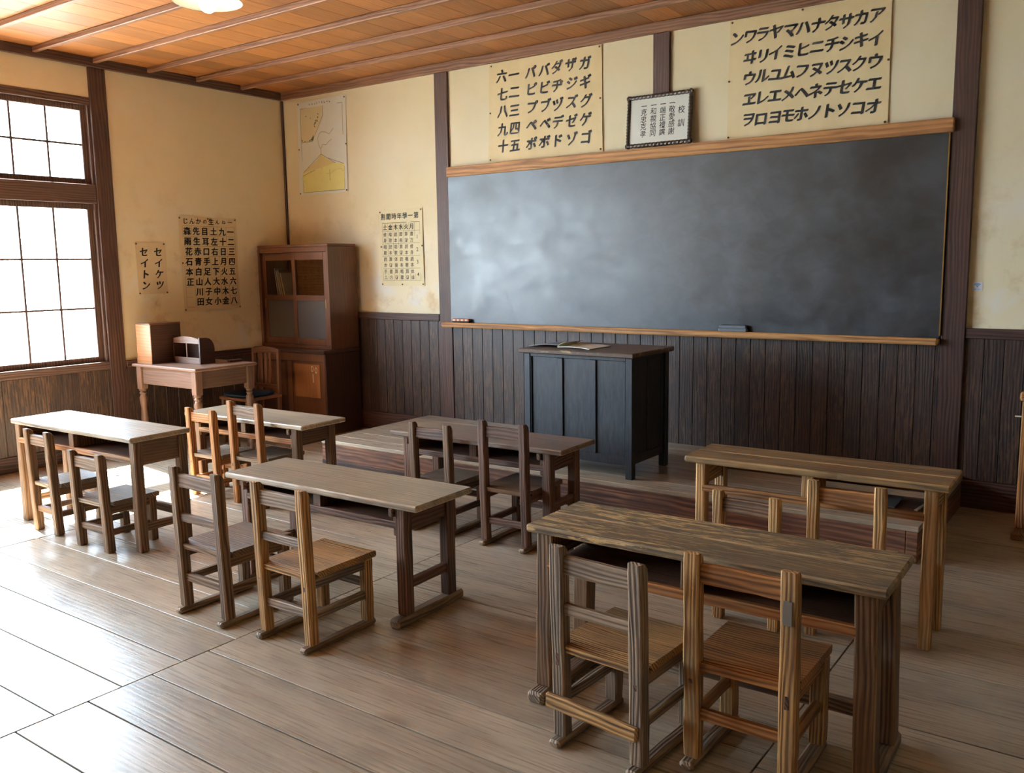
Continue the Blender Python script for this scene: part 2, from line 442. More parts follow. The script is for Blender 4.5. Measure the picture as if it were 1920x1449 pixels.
# ------------------------------------------------------------------ writing
_GLYPHS = {}
def glyph(ch, bold=.018):
    key = (ch, bold)
    if key in _GLYPHS: return _GLYPHS[key]
    cu = bpy.data.curves.new('glyph', 'FONT'); cu.body = ch; cu.size = 1.0; cu.offset = bold; cu.resolution_u = 2
    o = bpy.data.objects.new('glyph', cu); COL.objects.link(o)
    bpy.context.view_layer.update()
    me = bpy.data.meshes.new_from_object(o.evaluated_get(bpy.context.evaluated_depsgraph_get()))
    vs = [(v.co.x, v.co.y) for v in me.vertices]; fs = [tuple(p.vertices) for p in me.polygons]
    bpy.data.objects.remove(o); bpy.data.curves.remove(cu); bpy.data.meshes.remove(me)
    _GLYPHS[key] = (vs, fs); return _GLYPHS[key]
class Sheet:
    """flat writing on a wall: a = along the wall to the right as seen, b = up; depth is towards the room"""
    def __init__(self, to3): self.to3 = to3; self.mb = MB()
    def char(self, ch, a, b, size, depth=.004, shear=.10, bold=.018, sx=1.0, rot=0.0):
        vs, fs = glyph(ch, min(bold, .008))
        if not vs: return
        cx, cy = (.5, .38) if ord(ch) > 255 else ((min(v[0] for v in vs) + max(v[0] for v in vs)) / 2, .36)
        cr, sr = math.cos(rot), math.sin(rot)
        copies = (0.0,) if bold <= .008 else (-1.0, -.33, .33, 1.0)     # a slanted brush edge
        for q, f in enumerate(copies):
            ox, oy = f * bold * .95, f * bold * .62
            out = []
            for x, y in vs:
                x = (x - cx) * sx + ox; y = y - cy + oy; x += y * shear
                x, y = x * cr - y * sr, x * sr + y * cr
                out.append(self.to3(a + x * size, b + y * size, depth + q * .00008))
            self.mb.add(out, fs)
    def line(self, a0, b0, a1, b1, w=.0016, depth=.0035):
        d = Vector((a1 - a0, b1 - b0)); d.normalize(); n = Vector((-d.y, d.x)) * (w / 2)
        self.mb.add([self.to3(a0 + n.x, b0 + n.y, depth), self.to3(a0 - n.x, b0 - n.y, depth), self.to3(a1 - n.x, b1 - n.y, depth), self.to3(a1 + n.x, b1 + n.y, depth)], [(0, 1, 2, 3)])
    def path(self, pts, w=.0016, depth=.0035):
        for p, q in zip(pts, pts[1:]): self.line(p[0], p[1], q[0], q[1], w, depth)
    def poly(self, pts, depth=.003):
        self.mb.add([self.to3(a, b, depth) for a, b in pts], [tuple(range(len(pts)))])

def curl(a, b):
    return .0025 * math.sin(a * 9.0 + b * 3) + .002 * math.sin(b * 11.0 - a * 2)
def front3(x0, z0):            # local frame of a sheet hung on the front wall
    return lambda a, b, d: Vector((a - x0, -(d + curl(a, b) + .006), b - z0))
def left3(y0, z0):             # a sheet on the left wall: a = y grows to the right as seen
    return lambda a, b, d: Vector((d + curl(a, b) + .006, a - y0, b - z0))

def paper_sheet(root, corners, to3, mat, n=12, name='paper'):
    """corners: TL TR BR BL in (a, b)"""
    tl, tr, br, bl = [Vector(c) for c in corners]
    mb = MB(); vs = []; fs = []
    for back in (0, 1):
        for i in range(n + 1):
            for j in range(n + 1):
                s, t = j / n, i / n
                p = (bl * (1 - s) + br * s) * (1 - t) + (tl * (1 - s) + tr * s) * t
                vs.append(to3(p.x, p.y, .002 if back == 0 else .001))
    m = n + 1
    for back in (0, 1):
        for i in range(n):
            for j in range(n):
                a = back * m * m + i * m + j
                fs.append((a, a + 1, a + m + 1, a + m))
    rim = [i for i in range(m)] + [m * (k + 1) - 1 for k in range(1, m)] + [m * m - 1 - k for k in range(1, m)] + [m * (m - 1 - k) for k in range(1, m - 1)]
    for k in range(len(rim)):
        a, b = rim[k], rim[(k + 1) % len(rim)]
        fs.append((a, b, b + m * m, a + m * m))
    mb.add(vs, fs)
    return mb.build(name, mat, root, smooth=True)
def tacks(root, pts, to3):
    for a, b in pts:
        mb = MB(); c = to3(a, b, .003); q = to3(a, b, .009) - c; q.normalize()
        s = Vector((0, 0, 1)).cross(q).normalized(); u = q.cross(s)
        secs = [[c + q * d + (s * math.cos(2 * math.pi * k / 10) + u * math.sin(2 * math.pi * k / 10)) * r for k in range(10)] for d, r in ((0, .007), (.003, .007), (.005, .004))]
        mb.loft(secs); mb.build('thumbtack', M['tack'], root)

# ------------------------------------------------------------------ the room
H_C = 3.092          # underside of the cornice
H_T = 3.165          # underside of the ceiling boards
RX, RY = 8.6, -9.2   # right wall, rear wall
ZL, ZF = 0.76, 1.089 # wainscot cap heights on left and front walls

def wall_panel(name, pieces):
    mb = MB()
    for p in pieces: mb.box(*p, ch=.0005)
    return struct(mb.build(name, M['plaster']))
wall_panel('wall_front', [(-.2, RX + .2, 0, .16, -.1, 3.35)])
lp = [(-.16, 0, -1.86, .2, -.1, 3.35)]
for k, (a, b) in enumerate(BAYS):
    lp.append((-.16, 0, b - .07, a + .07, -.1, .70)); lp.append((-.16, 0, b - .07, a + .07, 2.86, 3.35))
for a, b in POSTS_L[1:]: lp.append((-.16, -.02, b, a, .70, 2.86))
lp.append((-.16, 0, RY - .2, -7.70, -.1, 3.35))
wall_panel('wall_left', lp)
wall_panel('wall_right', [(RX, RX + .16, RY - .2, .2, -.1, 3.35)])
wall_panel('wall_back', [(-.2, RX + .2, RY - .16, RY, -.1, 3.35)])

# floor: long planks parallel to the blackboard, butt joints in straight lines across the room
mb = MB()
edges = [-.02, 1.86, 3.96, 6.04, RX + .02]
offs = [-.10, -.085, -.215, -.04]
for s in range(4):
    y = offs[s] + .3
    while y > RY - .1:
        wdt = .2475
        y1 = y - wdt
        if y1 < .05:
            mb.box(edges[s] + .0025, edges[s + 1] - (.014 if s == 1 and abs((y + y1) / 2 + 3.968) < .06 else .0025), max(y1 + .0030, RY - .02), min(y - .0030, .02), -.03, RND.uniform(-.0012, .0004), ch=.0012)
        y = y1
floor = struct(mb.build('floor', W('floor', 'X')))
mb = MB(); mb.box(-.1, RX + .1, RY - .1, .1, -.12, -.03); struct(mb.build('floor_underlay', M['under']))
mb = MB(); mb.box(-60, -.17, -60, 60, -.62, -.6); struct(mb.build('ground_outside', M['ground']))

# ceiling boards run towards the blackboard, battens parallel to it
mb = MB(); x = -.05
while x < RX + .1:
    wdt = .222 + RND.uniform(-.01, .012)
    mb.box(x + .0008, x + wdt - .0008, RY - .1, .1, H_T, H_T + .012, ch=.0015); x += wdt
struct(mb.build('ceiling', W('ceiling', 'Y')))
mb = MB(); mb.box(-.2, RX + .2, RY - .2, .2, H_T + .013, H_T + .05); struct(mb.build('ceiling_backing', M['under']))
k = 0
for i in range(19):
    y = -.485 - .4675 * i
    if y < RY + .1: break
    mb = MB(); beam(mb, (.001, y, H_T - .021), (RX - .001, y, H_T - .021), .034, .040, .004, segs=14, jit=.03)
    k += 1
    struct(mb.build('trim_%d' % k, W('batten', 'X')))
def trim(p0, p1, w, h, kind='beam', ch=.004, side=None, segs=6, jit=.01):
    global k
    k += 1
    mb = MB(); beam(mb, p0, p1, w, h, ch, side, segs, jit)
    return struct(mb.build('trim_%d' % k, W(kind, axis_of(p0, p1))))
# cornices
trim((0, -.018, (H_C + H_T) / 2), (RX, -.018, (H_C + H_T) / 2), .036, H_T - H_C - .001, 'batten')
trim((.018, -.036, (H_C + H_T) / 2), (.018, RY, (H_C + H_T) / 2), .036, H_T - H_C - .001)
trim((RX - .018, -.036, (H_C + H_T) / 2), (RX - .018, RY, (H_C + H_T) / 2), .036, H_T - H_C - .001)
# corner fillet
trim((.012, -.012, ZF), (.012, -.012, H_C), .022, .022)
# posts on the front wall
trim((2.005, -.012, 0), (2.005, -.012, H_C), .14, .022)
trim((4.024, -.012, 2.31), (4.024, -.012, H_C), .128, .022)
trim((5.968, -.02, 0), (5.968, -.02, H_C), .13, .038)
trim((7.93, -.02, 0), (7.93, -.02, H_C), .13, .038)
# posts on the left wall
for a, b in POSTS_L: trim((-.03, (a + b) / 2, 0), (-.03, (a + b) / 2, H_C), .14, .10, side=(0, 1, 0))

def wainscot(name, x0, x1, z0, z1, front=True, step=.1055, skip=()):
    mb = MB(); x = x0
    while x < x1 - .02:
        e = min(x + step, x1)
        if front: mb.box(x + .001, e - .001, -.013, 0, z0, z1, ch=.003)
        else: mb.box(0, .013, x + .001, e - .001, z0, z1, ch=.003)
        x = e
    return struct(mb.build(name, W('wainscot', 'Z')))
k += 1; wainscot('trim_%d' % k, .01, 1.935, .17, ZF - .06)
k += 1; wainscot('trim_%d' % k, 2.075, 5.903, .17, 1.02)
k += 1; wainscot('trim_%d' % k, 6.033, 7.865, .17, ZF - .06)
k += 1; wainscot('trim_%d' % k, 7.995, RX, .17, ZF - .06)
k += 1; wainscot('trim_%d' % k, -1.80, -.015, .12, ZL - .055, front=False, step=.118)
for a, b in BAYS:
    k += 1; wainscot('trim_%d' % k, b, a, .12, .70, front=False, step=.118)
k += 1; wainscot('trim_%d' % k, RY, -7.76, .12, ZL - .055, front=False, step=.118)
for a, b in ((.01, 1.935), (6.033, 7.865), (7.995, RX)): trim((a, -.014, ZF - .03), (b, -.014, ZF - .03), .03, .06)
trim((.014, -1.80, ZL - .028), (.014, -.03, ZL - .028), .03, .055)
trim((.014, RY, ZL - .028), (.014, -7.76, ZL - .028), .03, .055)
def baseboard(name, p0, p1, w, h):
    mb = MB(); beam(mb, p0, p1, w, h, .004, segs=6, jit=.01); return struct(mb.build(name, W('beam', axis_of(p0, p1))))
baseboard('baseboard_front', (.02, -.016, .085), (RX, -.016, .085), .026, .17)
baseboard('baseboard_left', (.016, -.02, .06), (.016, RY, .06), .03, .12)
# unseen corridor side and rear: board panelling and rail added to dim bounced light
mb = MB(); y = RY
while y < -.02:
    mb.box(RX - .013, RX, y + .001, min(y + .118, -.02) - .001, .0, 2.05, ch=.003); y += .118
k += 1; struct(mb.build('trim_%d' % k, W('wainscot', 'Z')))
trim((RX - .018, RY + .03, 2.08), (RX - .018, -.04, 2.08), .03, .06)
mb = MB(); x = .02
while x < RX - .02:
    mb.box(x + .001, min(x + .118, RX - .015) - .001, RY, RY + .013, .0, 2.05, ch=.003); x += .118
k += 1; struct(mb.build('trim_%d' % k, W('wainscot', 'Z')))

# windows: two sliding sashes below and two above in every bay
def sash(mb, y0, y1, z0, z1, x, cols, rows, st=.045, mun=.016):
    mb.box(x - .016, x + .016, y0, y0 + st, z0, z1); mb.box(x - .016, x + .016, y1 - st, y1, z0, z1)
    mb.box(x - .016, x + .016, y0 + st, y1 - st, z0, z0 + st); mb.box(x - .016, x + .016, y0 + st, y1 - st, z1 - st, z1)
    for c in range(1, cols):
        yy = y0 + st + (y1 - y0 - 2 * st) * c / cols; mb.box(x - .010, x + .010, yy - mun / 2, yy + mun / 2, z0 + st, z1 - st, ch=.002)
    for r in range(1, rows):
        zz = z0 + st + (z1 - z0 - 2 * st) * r / rows; mb.box(x - .0095, x + .0095, y0 + st, y1 - st, zz - mun / 2, zz + mun / 2, ch=.002)
for i, (a, b) in enumerate(BAYS):
    win = bpy.data.objects.new('window_%d' % (i + 1), None); COL.objects.link(win); struct(win)
    mb = MB()
    mb.box(-.13, .012, b - .002, a + .002, .70, .765)                       # sill
    mb.box(-.12, .004, b, a, 2.80, 2.86)                                   # head
    mb.box(-.12, .006, b, a, 2.035, 2.185)                                 # transom
    struct(mb.build('window_frame', W('window', 'Y'), win))
    mb = MB()
    mb.box(-.12, -.001, a - .022, a, .765, 2.80); mb.box(-.12, -.001, b, b + .022, .765, 2.80)
    struct(mb.build('jamb', W('window', 'Z'), win))
    mid = (a + b) / 2
    for (z0, z1, rows) in ((.765, 2.035, 3), (2.185, 2.80, 2)):
        for (y0, y1, x) in ((mid - .02, a - .022, -.045), (b + .022, mid + .02, -.085)):
            mb = MB(); sash(mb, y0, y1, z0, z1, x, 3, rows)
            s = struct(mb.build('sash', W('window', 'Z'), win))
            mb = MB(); mb.box(x - .0015, x + .0015, y0 + .04, y1 - .04, z0 + .04, z1 - .04, ch=.0003)
            struct(mb.build('glass_pane', M['glass'], s))

# ------------------------------------------------------------------ teacher's platform
PX0, PX1, PY, PZ = 1.78, 6.063, -1.288, .19
plat = thing('platform', 'low wooden teaching platform along the wall under the blackboard', 'platform', (PX0, 0, 0))
mb = MB(); y = -.014
while y > PY + .01:
    y1 = max(y - .185, PY); mb.box(0, PX1 - PX0, y1 + .001, y - .001, PZ - .028, PZ, ch=.003); y = y1
mb.build('platform_board', W('floor', 'X'), plat)
mb = MB(); mb.box(.004, PX1 - PX0 - .06, PY + .004, PY + .028, .03, PZ - .029, ch=.003); mb.box(PX1 - PX0 - .058, PX1 - PX0 - .004, PY + .004, PY + .030, .0, PZ - .029, ch=.003)
mb.build('riser', W('riser', 'X'), plat)
mb = MB(); mb.box(.004, PX1 - PX0 - .06, PY + .001, PY + .03, .0, .029, ch=.002); mb.build('toe_strip', W('beam', 'X'), plat)
for xa in (.004, PX1 - PX0 - .028):
    mb = MB(); mb.box(xa, xa + .024, PY + .032, -.03, 0, PZ - .029); mb.build('end_board', W('riser', 'Y'), plat)

# ------------------------------------------------------------------ blackboard
bb = thing('blackboard', 'long dark blackboard with chalk smears between two wall posts', 'blackboard', (4.0, 0, 0))
mb = MB(); mb.box(2.082 - 4, 5.893 - 4, -.042, -.014, 1.02, 2.236, ch=.001); mb.build('board', M['slate'], bb)
mb = MB(); beam(mb, (2.078 - 4, -.032, 2.275), (5.921 - 4, -.044, 2.275), .056, .080, .005, segs=20, jit=.012); o = mb.build('top_rail', W('fresh', 'X'), bb); o['label'] = 'knotty orange wooden top rail'
mb = MB(); mb.box(5.894 - 4, 5.902 - 4, -.052, -.014, 1.04, 2.234, ch=.001); mb.build('edge_strip', M['brass'], bb)
mb = MB(); beam(mb, (2.004 - 4, -.0545, 1.006), (5.896 - 4, -.0545, 1.006), .078, .042, .010, segs=20, jit=.008); o = mb.build('chalk_ledge', W('fresh', 'X'), bb); o['label'] = 'rounded orange wooden chalk ledge'

# ------------------------------------------------------------------ things on the chalk ledge
LZ = 1.0272
e1 = thing('blackboard_eraser', 'small red and white striped eraser at the left end of the chalk ledge', 'eraser', (2.215, -.068, LZ), 0.02)
mb = MB(); mb.box(-.09, .09, -.018, .018, .012, .032, ch=.004); mb.build('wooden_back', M['eraser_red'], e1)
mb = MB(); mb.box(-.088, .088, -.017, .017, 0, .012, ch=.002); mb.build('felt_pad', M['felt_dark'], e1)
for i in range(4):
    mb = MB(); mb.box(-.075 + i * .042, -.055 + i * .042, -.0195, -.017, .014, .029, ch=.0005); mb.build('white_mark', M['cream'], e1)
e2 = thing('blackboard_eraser', 'chalky grey eraser on the right half of the chalk ledge', 'eraser', (4.605, -.068, LZ), 0)
mb = MB(); mb.box(-.102, .102, -.020, .020, 0, .022, ch=.006); mb.build('felt_pad', M['chalk_grey'], e2)
mb = MB(); beam(mb, (-.098, 0, .032), (.098, 0, .032), .036, .022, .007); mb.build('wooden_back', M['chalk_grey'], e2)
mb = MB(); mb.box(-.085, .085, -.006, .006, .043, .046, ch=.001); mb.build('hand_strap', M['felt_dark'], e2)

# ------------------------------------------------------------------ posters and writing
def front_sheet(label, corners, mat, cat='poster'):
    xs = [c[0] for c in corners]; zs = [c[1] for c in corners]; x0, z0 = sum(xs) / 4, sum(zs) / 4
    r = thing('wall_poster', label, cat, (x0, 0, z0)); t3 = front3(x0, z0)
    paper_sheet(r, corners, t3, mat); return r, t3
def left_sheet(label, corners, mat, cat='poster'):
    ys = [c[0] for c in corners]; zs = [c[1] for c in corners]; y0, z0 = sum(ys) / 4, sum(zs) / 4
    r = thing('wall_poster', label, cat, (0, y0, z0)); t3 = left3(y0, z0)
    paper_sheet(r, corners, t3, mat); return r, t3

# large katakana table, right
r, t3 = front_sheet('large cream poster of katakana rows above the right half of the blackboard', [(4.52, 3.089), (5.537, 3.089), (5.541, 2.322), (4.509, 2.322)], M['paper'])
s = Sheet(t3); rr = random.Random(3)
rows = ['ンワラヤマハナタサカア', ' ヰリイミヒニチシキイ', ' ウルユムフヌツスクウ', ' ヱレエメヘネテセケエ', ' ヲロヨモホノトソコオ']
for j, row in enumerate(rows):
    z = 2.970 + (2.440 - 2.970) * j / 4
    for i, c in enumerate(row):
        if c == ' ': continue
        x = 4.572 + (5.452 - 4.572) * i / 10 + rr.uniform(-.004, .004)
        s.char(c, x, z + rr.uniform(-.004, .004), .098, bold=.036, shear=.14, rot=rr.uniform(-.05, .03))
s.mb.build('brush_lettering', M['ink'], r)
tacks(r, [(4.535, 3.075), (5.0, 3.08), (5.52, 3.075), (4.52, 2.70), (5.53, 2.70), (4.52, 2.335), (5.525, 2.335)], t3)
# katakana with dakuten and numerals, left
r, t3 = front_sheet('large cream poster of katakana and kanji numbers above the left half of the blackboard', [(2.507, 3.088), (3.537, 3.09), (3.546, 2.326), (2.484, 2.327)], M['paper'])
s = Sheet(t3)
cols = [(2.636, '六七八九十'), (2.754, '一二三四五'), (2.911, 'パピプペポ'), (3.035, 'バビブベボ'), (3.152, 'ダヂヅデド'), (3.278, 'ザジズゼゾ'), (3.402, 'ガギグゲゴ')]
for x, col in cols:
    for j, c in enumerate(col):
        s.char(c, x + rr.uniform(-.004, .004), 2.980 + (2.441 - 2.980) * j / 4 + rr.uniform(-.004, .004), .104, bold=.032, shear=.12, rot=rr.uniform(-.05, .03))
s.mb.build('brush_lettering', M['ink'], r)
tacks(r, [(2.53, 3.07), (3.52, 3.075), (2.51, 2.71), (3.525, 2.71), (2.505, 2.345), (3.53, 2.345)], t3)
# timetable
r, t3 = front_sheet('small cream class timetable pinned to the wall between the cabinet and the blackboard', [(1.241, 2.003), (1.755, 2.008), (1.762, 1.332), (1.248, 1.330)], M['paper_pale'])
s = Sheet(t3); g = Sheet(t3); s2 = Sheet(t3)
for i, c in enumerate('割間時年學一第'): s.char(c, 1.292 + i * .066, 1.945, .058, bold=.012, shear=.05)
GX = [1.276, 1.342, 1.406, 1.471, 1.536, 1.601, 1.664, 1.724]; GZ = [1.888, 1.815, 1.706, 1.597, 1.488, 1.379]
for x in GX: g.line(x, GZ[0], x, GZ[-1], .002)
for i, z in enumerate(GZ): g.line(GX[0], z, GX[-1], z, .005 if i == 0 else .002)
for i, c in enumerate('土金木水火月'): s.char(c, (GX[i] + GX[i + 1]) / 2, 1.850, .052, bold=.016, shear=.05)
cells = [['修身', '唱歌', '読本', '図画', '算術', '書方'], ['唱歌', '読本', '唱歌', '算術', '読本', '修身'], ['読本', '算術', '体操', '読本', '唱歌', '読本'], ['手工', '書方', '算術', '唱歌', '算術', '体操']]
for j, row in enumerate(cells):
    for i, w in enumerate(row):
        for q, c in enumerate(w): s2.char(c, (GX[i] + GX[i + 1]) / 2 - .003, (GZ[j + 1] + GZ[j + 2]) / 2 + (.026 if q == 0 else -.026), .040, bold=.004, shear=.05)
    s2.char(str(j + 1), (GX[6] + GX[7]) / 2, (GZ[j + 1] + GZ[j + 2]) / 2, .048, bold=.006, shear=0)
s.mb.build('brush_lettering', M['ink'], r); s2.mb.build('cell_lettering', M['ink_soft'], r); g.mb.build('table_rules', M['line'], r)
tacks(r, [(1.256, 1.985), (1.742, 1.99), (1.258, 1.68), (1.75, 1.68), (1.262, 1.347), (1.5, 1.345), (1.748, 1.347)], t3)
# volcano diagram
r, t3 = front_sheet('tall faded diagram of a volcano in section hung beside the room corner', [(.222, 3.052), (.874, 3.052), (.858, 2.193), (.203, 2.192)], M['paper_white'])
s = Sheet(t3); A = lambda u, v: (.262 + u * .565, 2.215 + v * .775)
s.poly([A(0, .0), A(1, 0), A(1, .30), A(.78, .32), A(.5, .285), A(.3, .26), A(0, .235)], .0026); s.mb.build('yellow_ground', M['yellow'], r)
s = Sheet(t3); s.poly([A(.02, .24), A(.5, .285), A(.80, .32), A(.62, .37), A(.47, .44), A(.36, .37), A(.22, .32)], .0030); s.mb.build('ochre_cone', M['ochre'], r)
s = Sheet(t3)
for pts in ([(.0, .13), (.25, .18), (.47, .22)], [(.0, .06), (.25, .12), (.47, .17)], [(.5, .21), (.66, .20), (.8, .24), (.92, .25), (1, .2)], [(.5, .14), (.66, .13), (.8, .18), (.92, .18), (1, .12)], [(.45, .0), (.46, .2), (.46, .44)], [(.52, .0), (.48, .2), (.47, .44)]):
    s.path([A(*p) for p in pts], .010, .0034)
s.mb.build('strata_lines', M['ochre'], r)
s = Sheet(t3); s.poly([A(0, .60), A(.27, .60), A(.40, .74), A(.55, .89), A(.55, 1), A(0, 1)], .0028); s.mb.build('tan_inset', M['tan'], r)
s = Sheet(t3); rr2 = random.Random(5)
for q in range(46):
    u, v = rr2.uniform(.01, .3), .605 + abs(rr2.gauss(0, .05)); s.path([A(u, v), A(u + rr2.uniform(-.05, .05), v + rr2.uniform(.0, .05))], .007, .0036)
for q in range(30):
    u = rr2.uniform(.05, .26); v = .83 + rr2.gauss(0, .03); s.path([A(u, v), A(u + rr2.uniform(-.04, .04), v + rr2.uniform(-.05, .02))], .007, .0036)
for q in range(20):
    f = rr2.random(); u, v = .25 + f * .2, .72 + f * .17 + rr2.gauss(0, .012); s.path([A(u, v), A(u + rr2.uniform(-.03, .03), v + rr2.uniform(-.02, .02))], .008, .0036)
s.mb.build('plant_sketch', M['green'], r)
s = Sheet(t3)
for p, q in (((0, 0), (1, 0)), ((1, 0), (1, 1)), ((1, 1), (0, 1)), ((0, 1), (0, 0)), ((.55, 1), (.55, .89)), ((.55, .89), (.27, .60)), ((.27, .60), (0, .60)), ((.37, .0), (.16, .30)), ((.66, 0), (.66, .25)), ((.60, .39), (1, .30)), ((.02, .24), (.47, .44)), ((.47, .44), (.8, .32)), ((0, .2), (.3, .26))):
    s.line(*A(*p), *A(*q), .0034)
for pts in ([(.47, .44), (.47, .5), (.42, .55), (.40, .63), (.44, .68), (.5, .70)], [(.47, .5), (.52, .55), (.6, .54), (.66, .57), (.74, .6)], [(.5, .70), (.6, .69), (.68, .66), (.78, .72)]): s.path([A(*p) for p in pts], .0030)
for i in range(9):
    a = .40 + i * .034
    for q in range(5): s.path([(a + rr2.uniform(-.01, .01), 3.02 + rr2.uniform(-.012, .012)), (a + rr2.uniform(-.01, .01), 3.02 + rr2.uniform(-.012, .012))], .0032)
s.mb.build('drawn_lines', M['line'], r)
tacks(r, [(.238, 3.035), (.858, 3.035), (.225, 2.62), (.862, 2.62), (.218, 2.208), (.848, 2.208)], t3)
# kanji chart on the left wall
r, t3 = left_sheet('tan kanji chart ruled in a grid on the left wall, next to the cabinet', [(-1.214, 1.965), (-.612, 1.962), (-.612, 1.141), (-1.207, 1.136)], M['paper_tan'])
s = Sheet(t3); g = Sheet(t3)
for i, (c, z) in enumerate(zip('じんかの生んね一', (.057, .057, .057, .046, .06, .046, .04, .05))): s.char(c, -1.148 + i * .0665, 1.925, z, bold=.02, shear=.08)
grid = ['森先目土九一', '雨生耳左十二', '花赤口右日三', '石青手上月四', '本白足下火五', '正山人大水六', ' 川子中木七', ' 田女小金八']
gx0, gx1, gz0, gz1 = -1.182, -.637, 1.883, 1.172
for i in range(7): yy = gx0 + (gx1 - gx0) * i / 6; g.line(yy, gz0, yy, gz1, .0022)
for j in range(9): zz = gz0 + (gz1 - gz0) * j / 8; g.line(gx0, zz, gx1, zz, .0022)
for j, row in enumerate(grid):
    for i, c in enumerate(row):
        if c != ' ': s.char(c, gx0 + (gx1 - gx0) * (i + .5) / 6 + rr.uniform(-.003, .003), gz0 + (gz1 - gz0) * (j + .5) / 8, .074, bold=.032, shear=.06)
s.mb.build('brush_lettering', M['ink'], r); g.mb.build('grid_rules', M['rule'], r)
tacks(r, [(-1.205, 1.95), (-.915, 1.95), (-.625, 1.948), (-1.2, 1.56), (-1.198, 1.15), (-.622, 1.155)], t3)
# small slogan sheet
r, t3 = left_sheet('small tan sheet with two columns of katakana on the left wall beside the window', [(-1.64, 1.733), (-1.362, 1.734), (-1.357, 1.301), (-1.633, 1.301)], M['paper_tan'])
s = Sheet(t3)
for y, w in ((-1.565, 'セイトン'), (-1.432, 'セイケツ')):
    for j, c in enumerate(w): s.char(c, y, 1.655 - j * .093, .082, bold=.034, shear=.10)
s.mb.build('brush_lettering', M['ink'], r)
tacks(r, [(-1.63, 1.722), (-1.372, 1.722), (-1.625, 1.31), (-1.367, 1.31)], t3)
# framed school motto, standing on the blackboard's top rail and leaning back
fr = thing('picture_frame', 'dark framed school motto standing on the blackboard top rail', 'picture', (4.018, -.056, 2.3185), 0)
fr.rotation_euler = (math.radians(-4.5), 0, math.radians(.3))
def rope(mb, p0, p1, r, seg=8, turns=18):
    p0, p1 = Vector(p0), Vector(p1); n = turns * 6
    ax = (p1 - p0).normalized(); a = Vector((0, 1, 0)); b = ax.cross(a)
    secs = []
    for i in range(n + 1):
        c = p0 + (p1 - p0) * i / n; ph = 2 * math.pi * turns * i / n / 2
        secs.append([c + (a * math.cos(2 * math.pi * q / seg) + b * math.sin(2 * math.pi * q / seg)) * (r * (1 + .09 * math.cos(2 * (2 * math.pi * q / seg) + ph))) for q in range(seg)])
    mb.loft(secs)
fw, fh = .506, .368
mb = MB()
for a, b in (((-fw / 2, 0, .016), (fw / 2, 0, .016)), ((-fw / 2, 0, fh - .016), (fw / 2, 0, fh - .016)), ((-fw / 2 + .016, 0, 0), (-fw / 2 + .016, 0, fh)), ((fw / 2 - .016, 0, 0), (fw / 2 - .016, 0, fh))):
    rope(mb, a, b, .015, 8, 34)
mb.build('carved_frame', plain('dark_frame', srgb(64, 50, 42), .35), fr)
mb = MB(); mb.box(-fw / 2 + .02, fw / 2 - .02, -.002, .006, .02, fh - .02, ch=.0005); mb.build('paper', M['paper_white'], fr)
s = Sheet(lambda a, b, d: Vector((a, -.002 - d, b)))
def vcol(x, z0, z1, w, size, bold=.006):
    for j, c in enumerate(w): s.char(c, x, z0 + (z1 - z0) * j / max(1, len(w) - 1), size, depth=.0006, bold=bold, shear=.05, sx=.95)
vcol(.172, .236, .145, '校訓', .056)
for x, w in ((.100, '敬愛感謝'), (.030, '端正禮譲'), (-.042, '和親協同'), (-.118, '克忠克孝')):
    s.char('一', x, .288, .046, depth=.0006, bold=.016); vcol(x, .246, .095, w, .052)
s.mb.build('brush_lettering', M['ink'], fr)
# wifi sticker on the right-hand wall panel
wf = thing('sticker', 'small white and blue wireless signal sticker on the wall right of the blackboard', 'sticker', (6.081, 0, 1.336))
mb = MB(); mb.box(-.027, .027, -.0025, -.0005, -.026, .026, ch=.0004); mb.build('backing', M['white'], wf)
s = Sheet(lambda a, b, d: Vector((a, -.0025 - d, b)))
for rad in (.0085, .015, .0215):
    s.path([(rad * math.sin(math.radians(q)), -.004 + rad * math.cos(math.radians(q))) for q in range(-48, 49, 12)], .0040, .0006)
s.poly([(.003 * math.cos(q * .785), -.002 + .003 * math.sin(q * .785)) for q in range(8)], .0006)
for i, c in enumerate('Wi-Fi'): s.char(c, -.0135 + i * .0068, -.0165, .011, depth=.0006, bold=.01, shear=0)
s.mb.build('signal_print', M['blue'], wf)

